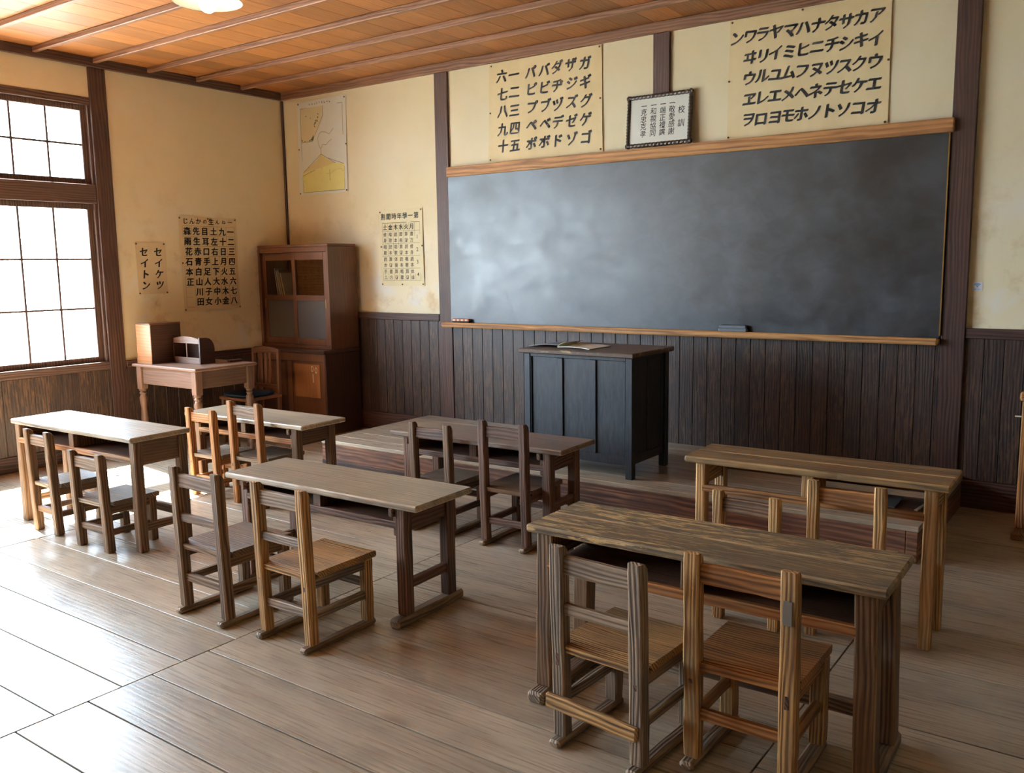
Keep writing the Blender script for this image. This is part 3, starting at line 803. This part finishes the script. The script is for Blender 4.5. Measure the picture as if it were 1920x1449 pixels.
# ------------------------------------------------------------------ pupils' desks
def desk(label, cx, cy, rot, L, Wd, H, tone='brown', top='top_dark', leg=.052, inset=.05, skid=False, stretch=.18, rear_stretch=None,
         shelf=.10, divider=True, back=True, bracket=False, planks=1, seed=1, splay=0.0, apron=.10, top_t=.028, shelf_full=True, wear_edge=.006):
    rng = random.Random(seed)
    t = thing('school_desk', label, 'desk', (cx, cy, 0), math.radians(rot), 'wooden pupils desks')
    hx, hy = L / 2, Wd / 2
    # top: one or two planks with worn edges
    for i in range(planks):
        y0 = -hy + Wd * i / planks; y1 = -hy + Wd * (i + 1) / planks - (.002 if planks > 1 and i < planks - 1 else 0)
        mb = MB(); beam(mb, (-hx, (y0 + y1) / 2, H - top_t / 2), (hx, (y0 + y1) / 2, H - top_t / 2), y1 - y0, top_t, .006, segs=26, jit=wear_edge, rng=rng)
        mb.build('tabletop', W(top, 'X'), t)
    zt = H - top_t - .0005
    lx, ly = hx - inset - leg / 2, hy - .022 - leg / 2
    z0 = .042 if skid else 0
    for sx in (-1, 1):
        for sy in (-1, 1):
            mb = MB(); beam(mb, (sx * (lx + splay), sy * ly, z0), (sx * lx, sy * ly, zt), leg, leg * 1.02, .005, segs=6, jit=.02, rng=rng)
            mb.build('leg', W(tone, 'Z'), t)
        mb = MB(); mb.box(sx * lx - .012, sx * lx + .012, -ly + leg / 2 - .002, ly - leg / 2 + .002, zt - apron, zt - .001); mb.build('apron', W(tone, 'Y'), t)
        if stretch:
            mb = MB(); beam(mb, (sx * (lx + splay * .6), -ly + .01, stretch), (sx * (lx + splay * .6), ly - .01, stretch), .026, .042, .004, segs=4, jit=.03, rng=rng); mb.build('stretcher', W(tone, 'Y'), t)
        if skid:
            mb = MB(); beam(mb, (sx * (lx + splay), -hy - .035, .021), (sx * (lx + splay), hy + .035, .021), leg * 1.05, .042, .010, segs=6, jit=.04, rng=rng); mb.build('skid', W('grey', 'Y'), t)
        if bracket:
            mb = MB(); mb.box(sx * (lx - leg / 2 - .026), sx * (lx - leg / 2), -hy + .008, hy - .01, zt - .040, zt - .001, ch=.005)
            mb.box(sx * (lx - leg / 2 - .018), sx * (lx - leg / 2), -hy + .03, hy - .03, zt - .125, zt - .041, ch=.004); mb.build('bracket', W(tone, 'Y'), t)
    if rear_stretch:
        mb = MB(); beam(mb, (-lx, ly, rear_stretch), (lx, ly, rear_stretch), .028, .05, .004, segs=8, jit=.03, rng=rng); mb.build('footrest', W(tone, 'X'), t)
    zs = zt - shelf
    xi = lx + leg / 2 - .004
    ysh = -ly - leg / 2 + .012
    mb = MB(); beam(mb, (-xi + leg * .5, ysh, zs), (xi - leg * .5, ysh, zs), .024, .032, .004, segs=16, jit=.04, rng=rng); mb.build('shelf_rail', W('orange' if tone != 'redbrown' else tone, 'X'), t)
    mb = MB()
    x0 = -xi + leg * .5 if shelf_full else -.02
    mb.box(x0, xi - leg * .5, ysh + .013, ly + leg * .4, zs - .006, zs + .008); mb.build('shelf', W('redbrown', 'X'), t)
    if divider:
        mb = MB(); mb.box(-.024, .024, ysh - .010, ysh + .022, zs + .0165, zt - .0005); mb.box(-.010, .010, ysh + .022, ly, zs + .0085, zt - .0005); mb.build('divider', W(tone, 'Z'), t)
    if back:
        mb = MB(); mb.box(-lx + leg / 2, lx - leg / 2, ly + .004, ly + .018, zs + (-.012 if shelf_full else .035), zt - .001); mb.build('back_panel', W('redbrown', 'X'), t)
    return t

desk('low desk with a sunlit grey top before the teacher table', 2.186, -2.149, 1.6, 1.152, .378, .545, 'brown', 'top_grey', bracket=True, seed=11, shelf=.085, inset=.075, stretch=.2, back=False)
desk('brown topped desk standing before the black lectern', 3.898, -1.93, 1.6, 1.186, .361, .545, 'redbrown', 'top_brown', bracket=True, seed=12, shelf=.085, inset=.085, stretch=.22, skid=True)
desk('tall ochre desk with a two plank knotty top right of the black lectern', 5.825, -2.196, 1.23, 1.055, .315, .665, 'honey', 'top_ochre', leg=.046, inset=.045, stretch=None, planks=2, seed=13, shelf=.11, shelf_full=False, wear_edge=.014)
desk('desk glaring white in the window light, nearest the window', 2.006, -3.187, 1.38, 1.234, .366, .63, 'brown', 'top_grey', leg=.05, inset=.005, stretch=.13, rear_stretch=.16, seed=14, shelf=.10, apron=.13)
desk('low pale topped desk with skid feet in the middle of the near row', 3.943, -3.102, 1.52, 1.2, .385, .535, 'redbrown', 'top_grey', bracket=True, skid=True, seed=15, shelf=.075, inset=.085, stretch=.17)
desk('near desk with a dark flaking two plank top at the lower right', 5.807, -3.29, .8, 1.165, .355, .625, 'brown', 'top_dark', leg=.062, inset=.03, skid=True, stretch=None, rear_stretch=.12, planks=2, seed=16, shelf=.115, splay=.012, wear_edge=.014)

# ------------------------------------------------------------------ pupils' chairs
def chair(label, lx, ly, Wd, H, rot=0, depth=.36, zs=.32, tone='brown', seat='brown', rail_tone=None, skid=True, mid=True, lean=.018, pw=.042, pd=.046, top_h=.060,
          seed=1, batten=False, plate=False, low_front=True, lower=.125, jit=.03, rear_low=True):
    """lx, ly: floor position of the outer left edge / rear face of the left back post"""
    rng = random.Random(seed)
    c, s = math.cos(math.radians(rot)), math.sin(math.radians(rot))
    cx = lx + c * Wd / 2 - s * depth / 2; cy = ly + s * Wd / 2 + c * depth / 2
    t = thing('school_chair', label, 'chair', (cx, cy, 0), math.radians(rot), 'wooden pupils chairs')
    hx, hy = Wd / 2, depth / 2
    rt = rail_tone or tone
    px = hx - pw / 2
    z0 = .026 if skid else 0
    yr = -hy + pd / 2
    def back_y(z): return yr - lean * max(0, (z - .1) / (H - .1))
    for sx in (-1, 1):
        mb = MB(); beam(mb, (sx * px, back_y(.1), z0), (sx * px, back_y(H), H), pw, pd, .005, segs=10, jit=jit, rng=rng, round_top=.035)
        mb.build('post', W(tone, 'Z'), t)
        if plate and sx == 1:
            mb = MB(); mb.box(px - .014, px + .012, back_y(.55) - pd / 2 - .004, back_y(.55) - pd / 2 - .0005, .515, .585, ch=.0008); o = mb.build('metal_plate', M['metal'], t); o['label'] = 'silvery repair plate'
        zq = zs - .048; yq = back_y(zq) - pd / 2
        mb = MB(); mb.box(sx * px - .006, sx * px + .006, yq - .0012, yq + .004, zq - .020, zq + .020, ch=.0006); mb.build('tenon', W('redbrown', 'Y'), t)
        fy = hy - .055
        mb = MB(); beam(mb, (sx * px, fy, z0), (sx * px, fy, zs - .027), pw, pw, .004, segs=5, jit=jit, rng=rng); mb.build('leg', W(tone, 'Z'), t)
        mb = MB(); beam(mb, (sx * px, yr, zs - .048), (sx * px, fy + .03, zs - .048), .026, .042, .004, segs=3, jit=jit, rng=rng); mb.build('seat_rail', W(rt, 'Y'), t)
        mb = MB(); beam(mb, (sx * px, yr, lower), (sx * px, fy, lower), .024, .034, .004, segs=3, jit=jit, rng=rng); mb.build('stretcher', W(rt, 'Y'), t)
        if skid:
            mb = MB(); beam(mb, (sx * px, -hy - .030, .013), (sx * px, hy - .02, .013), pw * .95, .026, .008, segs=4, jit=jit, rng=rng); mb.build('skid', W('grey', 'Y'), t)
    xi = px - pw / 2 + .006
    if low_front:
        mb = MB(); beam(mb, (-xi, hy - .055, lower + .045), (xi, hy - .055, lower + .045), .024, .034, .004, segs=3, jit=jit, rng=rng); mb.build('stretcher', W(rt, 'X'), t)
    if rear_low:
        mb = MB(); beam(mb, (-xi, yr, lower + .012), (xi, yr, lower + .012), .024, .036, .004, segs=3, jit=jit, rng=rng); mb.build('stretcher', W(rt, 'X'), t)
    # seat: board in front of the posts with a tongue between them, slightly dished
    mb = MB(); n = 8
    def slab(y0, y1, hw):
        secs = []
        for i in range(n + 1):
            x = -hw + 2 * hw * i / n; dip = .006 * (1 - (x / hx) ** 2); e = rng.uniform(-.0015, .0015)
            secs.append([Vector((x, y0 + .004, zs - .027)), Vector((x, y1 - .004 + e, zs - .027)), Vector((x, y1 + e, zs - .020)), Vector((x, y1 + e, zs - .006)), Vector((x, y1 - .006 + e, zs - dip * .5)), Vector((x, (y0 + y1) / 2, zs - dip)), Vector((x, y0 + .004, zs - dip * .7)), Vector((x, y0, zs - .004))])
        mb.loft(secs)
    slab(yr + pd / 2 + .002, hy - .012, hx - .001)
    slab(-hy + .004, yr + pd / 2 + .004, px - pw / 2 - .001)
    mb.build('seat', W(seat, 'X'), t)
    zt = H - .032 - top_h / 2
    mb = MB(); beam(mb, (-xi, back_y(zt) + .004, zt), (xi, back_y(zt) + .004, zt), .024, top_h, .004, segs=6, jit=jit, rng=rng); mb.build('top_rail', W(rt, 'X'), t)
    if mid:
        zm = zs + .115
        mb = MB(); beam(mb, (-xi, back_y(zm), zm), (xi, back_y(zm), zm), .022, .036, .004, segs=4, jit=jit, rng=rng); mb.build('back_rail', W(rt, 'X'), t)
    if batten:
        mb = MB(); beam(mb, (-hx - .012, -hy - .013, .150), (hx - .012, -hy - .013, .136), .020, .046, .003, segs=8, jit=.06, rng=rng); o = mb.build('nailed_batten', W('honey', 'X'), t); o['label'] = 'pale batten nailed across the back posts'
    return t

# far row
chair('chair with an orange sunlit back at the left of the desk before the teacher table', 1.742, -2.418, .288, .596, 1, .31, .29, 'orange', 'grey', 'orange', skid=False, mid=False, seed=21, lower=.11)
chair('taller chair at the right of the desk before the teacher table', 2.172, -2.405, .305, .672, 1, .36, .315, 'orange', 'grey', 'brown', skid=False, mid=False, seed=22)
chair('greyish chair at the left of the desk before the lectern', 3.535, -2.195, .292, .632, 1, .36, .30, 'brown', 'grey', 'redbrown', mid=False, seed=23)
chair('taller reddish chair with a whitened top rail before the lectern', 4.042, -2.205, .305, .687, 1, .37, .325, 'redbrown', 'brown', 'redbrown', mid=False, seed=24)
chair('small chair at the left of the ochre two plank desk', 5.480, -2.46, .285, .562, -2, .30, .27, 'honey', 'brown', 'brown', skid=False, mid=False, seed=25, lower=.10)
chair('larger chair with a gnarled top rail at the right of the ochre two plank desk', 5.858, -2.42, .292, .646, 2, .33, .31, 'honey', 'honey', 'orange', skid=False, mid=False, seed=26)
# near row
chair('chair with a sunlit seat at the window end of the white glaring desk', 1.661, -3.425, .268, .605, 0, .33, .30, 'brown', 'grey', 'brown', skid=False, mid=False, seed=27, lower=.12)
chair('short chair at the right half of the white glaring desk', 2.168, -3.443, .305, .54, 2, .34, .275, 'brown', 'grey', 'brown', skid=False, mid=False, seed=28, lower=.105)
chair('round shouldered chair pushed to the left of the low pale topped desk', 3.503, -3.691, .333, .662, 0, .385, .32, 'brown', 'brown', 'brown', seed=29, lower=.15)
chair('weathered chair on skids standing at the middle of the low pale topped desk', 4.019, -3.668, .312, .657, 0, .385, .32, 'honey', 'honey', 'grey', seed=30, lower=.14)
chair('grey chair mended with a pale batten at the near dark topped desk', 5.463, -3.677, .326, .653, -3.5, .375, .335, 'grey', 'honey', 'grey', seed=31, batten=True, lower=.15, rear_low=False, pw=.046, jit=.04)
chair('honey coloured chair with a silvery plate on its post at the near dark topped desk', 5.853, -3.560, .334, .668, 0, .36, .335, 'honey', 'orange', 'orange', skid=True, mid=False, seed=32, plate=True, lower=.155, pw=.048, jit=.04)

# ------------------------------------------------------------------ loose pieces inside the ochre desk
mb = MB(); mb.box(5.44, 5.80, -2.30, -2.09, .5275, .5335, ch=.001)
o = MB(); o.box(-.15, .15, -.09, .09, 0, .004, ch=.0008)
ob = o.build('board_sheet', M['chalk_grey'], None); ob.location = (6.00, -2.19, .5365); ob.rotation_euler = (0, 0, .02)
tag(ob, 'flat grey sheet lying in the right compartment of the ochre desk', 'sheet')
o = MB(); o.box(-.006, .006, -.055, .055, 0, .005, ch=.001)
ob = o.build('wooden_stick', M['cream'], None); ob.location = (6.235, -2.22, .5365); ob.rotation_euler = (0, 0, -.12)
tag(ob, 'short pale stick lying in the right compartment of the ochre desk', 'stick')

# ------------------------------------------------------------------ lectern on the platform
lec = thing('lectern', 'tall black panelled lectern with a worn top on the teaching platform', 'lectern', (4.028, -.937, PZ))
LX, LY0, LY1, LT = .372, -.253, .253, .778
mb = MB(); mb.box(-.418, .418, -.283, .283, LT - .030, LT, ch=.006); mb.build('top', M['lect_edge'], lec)
for sx in (-1, 1):
    for y in (LY0 + .025, LY1 - .025):
        mb = MB(); mb.box(sx * LX - .024, sx * LX + .024, y - .024, y + .024, 0, LT - .031, ch=.004); mb.build('leg', M['black_paint'], lec)
def frame_face(mb, x0, x1, y, z0, z1, edges, d):
    """panelled front: stiles and rails around recessed panels"""
    for a, b in edges: mb.box(a, b, y, y + d, z0, z1, ch=.003)
mb = MB(); xs = [(-.348, -.340), (-.145, -.102), (.095, .140), (.330, .348)]
for a, b in xs: mb.box(a, b, LY0 + .006, LY0 + .024, .14, .725, ch=.003)
mb.box(-.348, .348, LY0 + .0055, LY0 + .024, .725, LT - .031, ch=.003); mb.box(-.348, .348, LY0 + .0055, LY0 + .024, .085, .14, ch=.003)
mb.build('front_frame', M['black_paint'], lec)
for a, b in ((-.341, -.144), (-.103, .096), (.139, .331)):
    mb = MB(); mb.box(a, b, LY0 + .017, LY0 + .022, .139, .726, ch=.001); mb.build('panel', M['black_paint'], lec)
for sx in (-1, 1):
    mb = MB(); x0 = sx * LX
    for y0, y1 in ((LY0 + .049, LY0 + .07), (-.018, .018), (LY1 - .07, LY1 - .049)): mb.box(x0 - .009, x0 + .009, y0, y1, .14, .72, ch=.003)
    mb.box(x0 - .0095, x0 + .0095, LY0 + .049, LY1 - .049, .72, LT - .031, ch=.003); mb.box(x0 - .0095, x0 + .0095, LY0 + .049, LY1 - .049, .085, .14, ch=.003)
    mb.box(x0 - .003, x0 + .003, LY0 + .05, LY1 - .05, .13, .73, ch=.001)
    mb.build('side_panel', M['black_paint'], lec)
mb = MB(); mb.box(-.348, .348, LY1 - .02, LY1 - .006, .085, LT - .031); mb.build('rear_panel', M['black_paint'], lec)
# open folder on the lectern
bk = thing('open_folder', 'thin grey folder lying open on the black lectern', 'folder', (3.84, -.985, PZ + LT + .0008), math.radians(-3))
def page(mb, x0, x1, y0, y1, z0, z1, th=.004):
    secs = []
    for i in range(9):
        f = i / 8; x = x0 + (x1 - x0) * f; z = z0 + (z1 - z0) * f + .006 * math.sin(math.pi * f)
        secs.append([Vector((x, y0, z)), Vector((x, y1, z)), Vector((x, y1, z + th)), Vector((x, y0, z + th))])
    mb.loft(secs)
mb = MB(); page(mb, .0, -.235, -.11, .12, .016, .0005); mb.build('left_cover', M['chalk_grey'], bk)
mb = MB(); page(mb, .004, .25, -.12, .13, .004, .0005); mb.build('right_cover', M['paper_white'], bk)
mb = MB(); page(mb, .002, .06, -.118, .10, .009, .035, .0015); o = mb.build('raised_leaf', M['paper_pale'], bk)

# ------------------------------------------------------------------ cabinet in the corner
CW, CY = .962, -.40
cab = thing('cabinet', 'tall brown cabinet with sliding glass doors standing in the room corner', 'cabinet', (.018, -.052, 0))
yb = 0.0; yu = CY + .052; yl = -.478 + .052
# base
for xa in (0, CW - .022):
    mb = MB(); mb.box(xa, xa + .022, yl, yb, 0, .735); mb.build('base_side', W('cabinet_dark', 'Z'), cab)
mb = MB(); mb.box(.022, CW - .022, yl + .002, yl + .022, .66, .735); mb.box(.022, CW - .022, yl + .002, yl + .022, 0, .10); mb.box(.44, .50, yl + .002, yl + .022, .10, .66); mb.box(.022, .07, yl + .002, yl + .022, .10, .66); mb.box(CW - .06, CW - .022, yl + .002, yl + .022, .10, .66)
mb.build('base_frame', W('cabinet', 'Z'), cab)
for a, b, nm in ((.071, .439, 'left'), (.501, CW - .061, 'right')):
    mb = MB(); mb.box(a, b, yl + .010, yl + .024, .101, .659); d = mb.build('door', W('cabinet_dark' if nm == 'left' else 'cabinet', 'Z'), cab)
    mb = MB(); mb.box(a + .03, b - .03, yl + .006, yl + .0095, .33, .635, ch=.001); o = mb.build('door_panel', W('cabinet', 'Z') if nm == 'left' else W('box', 'Z'), d)
    if nm == 'right':
        s = Sheet(lambda p, q, dd: Vector((p, yl + .0055 - dd, q)))
        for cx_, cz_ in ((.775, .595), (.825, .585)):
            s.path([(cx_ + .014 * math.cos(q * .63), cz_ + .024 * math.sin(q * .63)) for q in range(11)], .007, .0004)
        s.path([(.782, .55), (.785, .47)], .010, .0004); s.path([(.815, .56), (.835, .56)], .006, .0004)
        s.mb.build('chalk_marks', M['cream'], d)
mb = MB(); mb.box(.022, CW - .022, yb - .012, yb, 0, .735); mb.build('base_back', W('cabinet_dark', 'X'), cab)
mb = MB(); mb.box(-.006, CW + .008, yl - .024, yb, .736, .768, ch=.006); mb.build('counter', W('cabinet_dark', 'X'), cab)
# upper case
for xa in (0, CW - .03):
    mb = MB(); mb.box(xa, xa + .03, yu, yb, .769, 1.69); mb.build('upper_side', W('cabinet', 'Z'), cab)
mb = MB(); mb.box(0, CW, yu - .002, yb, 1.691, 1.716, ch=.005); mb.build('upper_top', W('cabinet', 'X'), cab)
mb = MB(); mb.box(.03, CW - .03, yb - .012, yb, .769, 1.69); mb.build('upper_back', W('box', 'X'), cab)
for za, zb in ((1.645, 1.69), (.769, .80)):
    mb = MB(); mb.box(.03, CW - .03, yu + .002, yu + .05, za, zb); mb.build('door_track', W('cabinet', 'X'), cab)
mb = MB(); mb.box(.03, CW - .03, yu + .06, yb - .013, 1.215, 1.232); mb.build('shelf', W('cabinet_dark', 'X'), cab)
for a, b, y in ((.031, .50, yu + .030), (.468, CW - .031, yu + .008)):
    mb = MB()
    for p, q in ((a, a + .045), (b - .045, b)): mb.box(p, q, y, y + .018, .801, 1.644)
    for p, q in ((.801, .86), (1.205, 1.255), (1.575, 1.644)): mb.box(a + .045, b - .045, y, y + .018, p, q)
    d = mb.build('sliding_door', W('cabinet', 'Z'), cab)
    mb = MB(); mb.box(a + .042, b - .042, y + .007, y + .010, 1.252, 1.578, ch=.0003); mb.build('clear_pane', M['cab_glass'], d)
    mb = MB(); mb.box(a + .042, b - .042, y + .007, y + .010, .857, 1.208, ch=.0003); mb.build('frosted_pane', M['frosted'], d)
    hx_ = b - .022 if a > .4 else a + .022
    mb = MB(); mb.box(hx_ - .008, hx_ + .008, y - .003, y + .001, 1.14, 1.22, ch=.001); mb.build('finger_pull', M['brass'], d)
# contents
def book(label, x, z, w, h, lean, mat, dep=.15, y=-.17):
    t = thing('book', label, 'book', (x, y, z)); t.rotation_euler = (0, lean, 0)
    mb = MB(); mb.box(-w / 2, w / 2, -dep / 2, dep / 2, 0, h, ch=.001); mb.build('cover', mat, t)
    mb = MB(); mb.box(-w / 2 + .003, w / 2 - .003, -dep / 2 - .0006, dep / 2 - .004, .003, h + .0008, ch=.0003); mb.build('pages', M['paper_white'], t)
    t['group'] = 'books inside the cabinet'
sz = 1.2325
for i, (x, w, h, m, lb) in enumerate(((.105, .014, .27, 'book2', 'grey book at the far left of the cabinet shelf'), (.135, .016, .25, 'book', 'second white book from the left on the cabinet shelf, leaning'), (.170, .012, .26, 'book3', 'tan book leaning third from the left on the cabinet shelf'), (.20, .014, .23, 'book', 'fourth white book from the left on the cabinet shelf, leaning'))):
    book(lb, x, sz + .003, w, h, -.16 - .03 * i, M[m])
book('thin white book upright at the right end of the cabinet shelf', .905, sz + .0015, .014, .25, .05, M['book'])
book('pale book lying tilted beside the upright one on the cabinet shelf', .80, sz + .012, .02, .14, .75, M['book'], dep=.14)
pk = thing('card_box', 'pale pink box behind the frosted glass of the cabinet', 'box', (.80, -.25, .7695))
mb = MB(); mb.box(-.12, .12, -.06, .06, 0, .10, ch=.003); mb.build('box_body', M['pink'], pk)
mb = MB(); mb.box(-.123, .123, -.063, .063, .1005, .135, ch=.003); mb.build('box_lid', M['pink'], pk)

# ------------------------------------------------------------------ teacher's table, things on it, chair
TZ = .742
tab = thing('teacher_table', 'teacher table with turned legs standing against the left wall', 'table', (.567, -1.53, 0), 0)
tw, td = .433, .295
mb = MB(); mb.box(-tw, tw, -td, td, TZ - .022, TZ, ch=.006); mb.build('tabletop', W('table', 'X'), tab)
for sx in (-1, 1):
    for sy in (-1, 1):
        cx_, cy_ = sx * (tw - .06), sy * (td - .05)
        mb = MB(); mb.box(cx_ - .03, cx_ + .03, cy_ - .03, cy_ + .03, TZ - .21, TZ - .0225, ch=.003)
        lathe(mb, [(.028, -.0), (.030, -.012), (.020, -.02), (.028, -.035), (.020, -.05), (.032, -.075), (.030, -.10), (.022, -.16), (.028, -.25), (.024, -.34), (.016, -.42), (.026, -.44), (.026, -.455), (.018, -.47), (.022, -.50), (.020, -.54)], (cx_, cy_, TZ - .2095), 18)
        mb.build('turned_leg', W('table', 'Z'), tab, smooth=True)
for sy in (-1, 1):
    mb = MB(); yy = sy * (td - .05); mb.box(-tw + .09, tw - .09, yy - .012, yy + .012, TZ - .165, TZ - .0225); mb.build('apron', W('table', 'X'), tab)
for sx in (-1, 1):
    mb = MB(); xx = sx * (tw - .06); mb.box(xx - .012, xx + .012, -td + .08, td - .08, TZ - .165, TZ - .0225); mb.build('apron', W('table', 'Y'), tab)
bx = thing('wooden_chest', 'plain wooden chest with a closed front at the wall end of the teacher table', 'box', (.205, -1.62, TZ + .0005), 0)
mb = MB(); mb.box(-.065, .140, -.150, .13, .0, .318, ch=.003); mb.build('body', W('box', 'X'), bx)
mb = MB(); mb.box(-.068, .143, -.153, .133, .3185, .330, ch=.003); mb.build('lid', W('cabinet', 'Y'), bx)
mb = MB(); mb.box(-.067, .142, -.1525, -.1505, .0, .045, ch=.0005); mb.build('plinth', W('box', 'X'), bx)
mb = MB(); mb.box(.1405, .143, -.147, .128, .001, .317, ch=.0005); mb.build('side_panel', W('cabinet_dark', 'Y'), bx)  # thin sheet in darker wood: the chest's shaded side put into its colour
rk = thing('book_rack', 'small open desk rack with rounded sides on the teacher table', 'rack', (.55, -1.515, TZ + .0005), 0)
rx, ry, rh = .175, .070, .215
for sx in (-1, 1):
    prof = [(-ry, 0), (ry, 0), (ry, rh * .55)] + [(ry - .075 * (1 - math.cos(math.radians(a))), rh * .55 + (rh * .43) * math.sin(math.radians(a))) for a in (15, 30, 45, 60, 75, 90)] + [(-ry, rh)]
    mb = MB(); mb.loft([[Vector((sx * rx - .006, y, z)) for y, z in prof], [Vector((sx * rx + .006, y, z)) for y, z in prof]]); mb.build('side_panel', W('cabinet_dark', 'Y'), rk)
mb = MB(); secs = []
for i in range(9):
    f = i / 8; x = -rx + .0065 + (2 * rx - .013) * f; z = rh - .012 + .018 * math.sin(math.pi * f)
    secs.append([Vector((x, -ry, rh - .05)), Vector((x, -ry + .010, rh - .05)), Vector((x, -ry + .010, z)), Vector((x, -ry, z))])
mb.loft(secs); mb.build('top_bar', W('table', 'X'), rk)
mb = MB(); mb.box(-rx + .0065, rx - .0065, -ry, -ry + .010, .0, .05); mb.build('bottom_bar', W('table', 'X'), rk)
mb = MB(); mb.box(-.006, .006, -ry + .001, -ry + .009, .0505, rh - .0505); mb.build('upright', W('table', 'Z'), rk)
mb = MB(); mb.box(-rx + .0065, rx - .0065, -ry + .011, ry - .03, .0, .010); mb.box(-rx + .0065, rx - .0065, ry - .03, ry - .022, .0, rh * .82); mb.build('tray', W('cabinet_dark', 'X'), rk)
pb = thing('pencil_case', 'small flat wooden case on the far end of the teacher table', 'case', (.80, -1.305, TZ + .0005), math.radians(80))
mb = MB(); mb.box(-.055, .055, -.025, .025, 0, .014, ch=.002); mb.build('case_body', W('cabinet_dark', 'X'), pb)
mb = MB(); mb.box(-.056, .056, -.026, .026, .0142, .019, ch=.002); mb.build('case_lid', W('cabinet', 'X'), pb)

tc_ = thing('teacher_chair', 'slat backed chair with a blue cushion tucked between teacher table and cabinet', 'chair', (.60, -.90, 0), math.radians(0))
for sx in (-1, 1):
    mb = MB(); beam(mb, (sx * .165, .055, 0), (sx * .168, .075, .80), .028, .032, .004, segs=5, jit=.01); mb.build('post', W('cabinet', 'Z'), tc_)
    mb = MB(); beam(mb, (sx * .165, -.275, 0), (sx * .165, -.275, .385), .032, .032, .004); mb.build('leg', W('cabinet', 'Z'), tc_)
    mb = MB(); beam(mb, (sx * .165, -.26, .15), (sx * .165, .045, .15), .018, .026, .003); mb.build('stretcher', W('cabinet', 'Y'), tc_)
mb = MB(); secs = []
for i in range(11):
    f = i / 10; x = -.178 + .356 * f; z = .80 + .022 * math.sin(math.pi * f)
    secs.append([Vector((x, .062, z - .05)), Vector((x, .084, z - .05)), Vector((x, .084, z)), Vector((x, .062, z))])
mb.loft(secs); mb.build('top_rail', W('cabinet', 'X'), tc_)
mb = MB(); beam(mb, (-.155, .062, .475), (.155, .062, .475), .018, .03, .003); mb.build('lower_rail', W('cabinet', 'X'), tc_)
for x in (-.055, 0, .055):
    mb = MB(); beam(mb, (x, .063, .49), (x, .072, .765), .022 if x else .034, .010, .002); mb.build('slat', W('cabinet', 'Z'), tc_)
mb = MB(); mb.box(-.19, .19, -.30, .075, .386, .412, ch=.005); mb.build('seat', W('cabinet', 'X'), tc_)
mb = MB(); secs = []
for d, zz in ((.02, .4125), (.0, .424), (.002, .436), (.03, .446), (.09, .450)):
    secs.append(rect8(Vector((0, -.125, zz)), Vector((1, 0, 0)), Vector((0, 1, 0)), .36 - 2 * d, .33 - 2 * d, .05))
mb.loft(secs); mb.build('cushion', M['cushion'], tc_, smooth=True)

# ------------------------------------------------------------------ wooden stand cut by the right edge of the view
st = thing('wooden_stand', 'upright wooden stand with a foot block at the right edge before the wall', 'stand', (6.42, -.47, 0), 0)
mb = MB(); beam(mb, (0, 0, .0405), (0, 0, .74), .046, .05, .005, segs=5, jit=.03); mb.build('post', W('orange', 'Z'), st)
mb = MB(); beam(mb, (0, -.13, .020), (0, .13, .020), .062, .040, .008, segs=4, jit=.04); mb.build('foot', W('brown', 'Y'), st)
mb = MB(); beam(mb, (.62, -.13, .020), (.62, .13, .020), .062, .040, .008, segs=4, jit=.04); mb.build('foot', W('brown', 'Y'), st)
mb = MB(); beam(mb, (.62, 0, .0405), (.62, 0, .74), .046, .05, .005, segs=5, jit=.03); mb.build('post', W('orange', 'Z'), st)
mb = MB(); beam(mb, (-.035, 0, .765), (.655, 0, .765), .07, .048, .008, segs=5, jit=.03); mb.build('top_board', W('orange', 'X'), st)
mb = MB(); tube(mb, [(-.055, -.012, .655), (-.0, -.012, .655)], .004); mb.build('peg', M['cream'], st)
mb = MB(); beam(mb, (.02, 0, .20), (.60, 0, .20), .03, .045, .005); mb.build('stretcher', W('brown', 'X'), st)

# ------------------------------------------------------------------ ceiling lamp
LP = Vector((2.985, -2.98, 2.822))
lamp = thing('pendant_lamp', 'lit pendant lamp with a flat white shade hanging from the ceiling', 'lamp', LP)
mb = MB(); seg = 36
prof = [(.03, .105), (.045, .095), (.10, .062), (.145, .030), (.164, .008), (.168, .0), (.164, .001), (.143, .024), (.098, .055), (.043, .087), (.028, .095)]
secs = [[Vector((r_ * math.cos(2 * math.pi * i / seg), r_ * math.sin(2 * math.pi * i / seg), z)) for i in range(seg)] for r_, z in prof]
mb.loft(secs, cap=False); mb.build('lamp_shade', M['shade'], lamp, smooth=True)
mb = MB(); lathe(mb, [(.012, .065), (.022, .045), (.036, .020), (.045, -.005), (.044, -.025), (.034, -.046), (.018, -.057), (.004, -.060)], (0, 0, .01), 24); mb.build('bulb', M['bulb'], lamp, smooth=True)
mb = MB(); lathe(mb, [(.010, .15), (.022, .14), (.024, .076), (.018, .074)], (0, 0, 0), 18); mb.build('socket', M['brass'], lamp)
mb = MB(); tube(mb, [(0, 0, .15), (0, 0, H_T - LP.z - .0005)], .004); mb.build('cord', M['cord'], lamp)
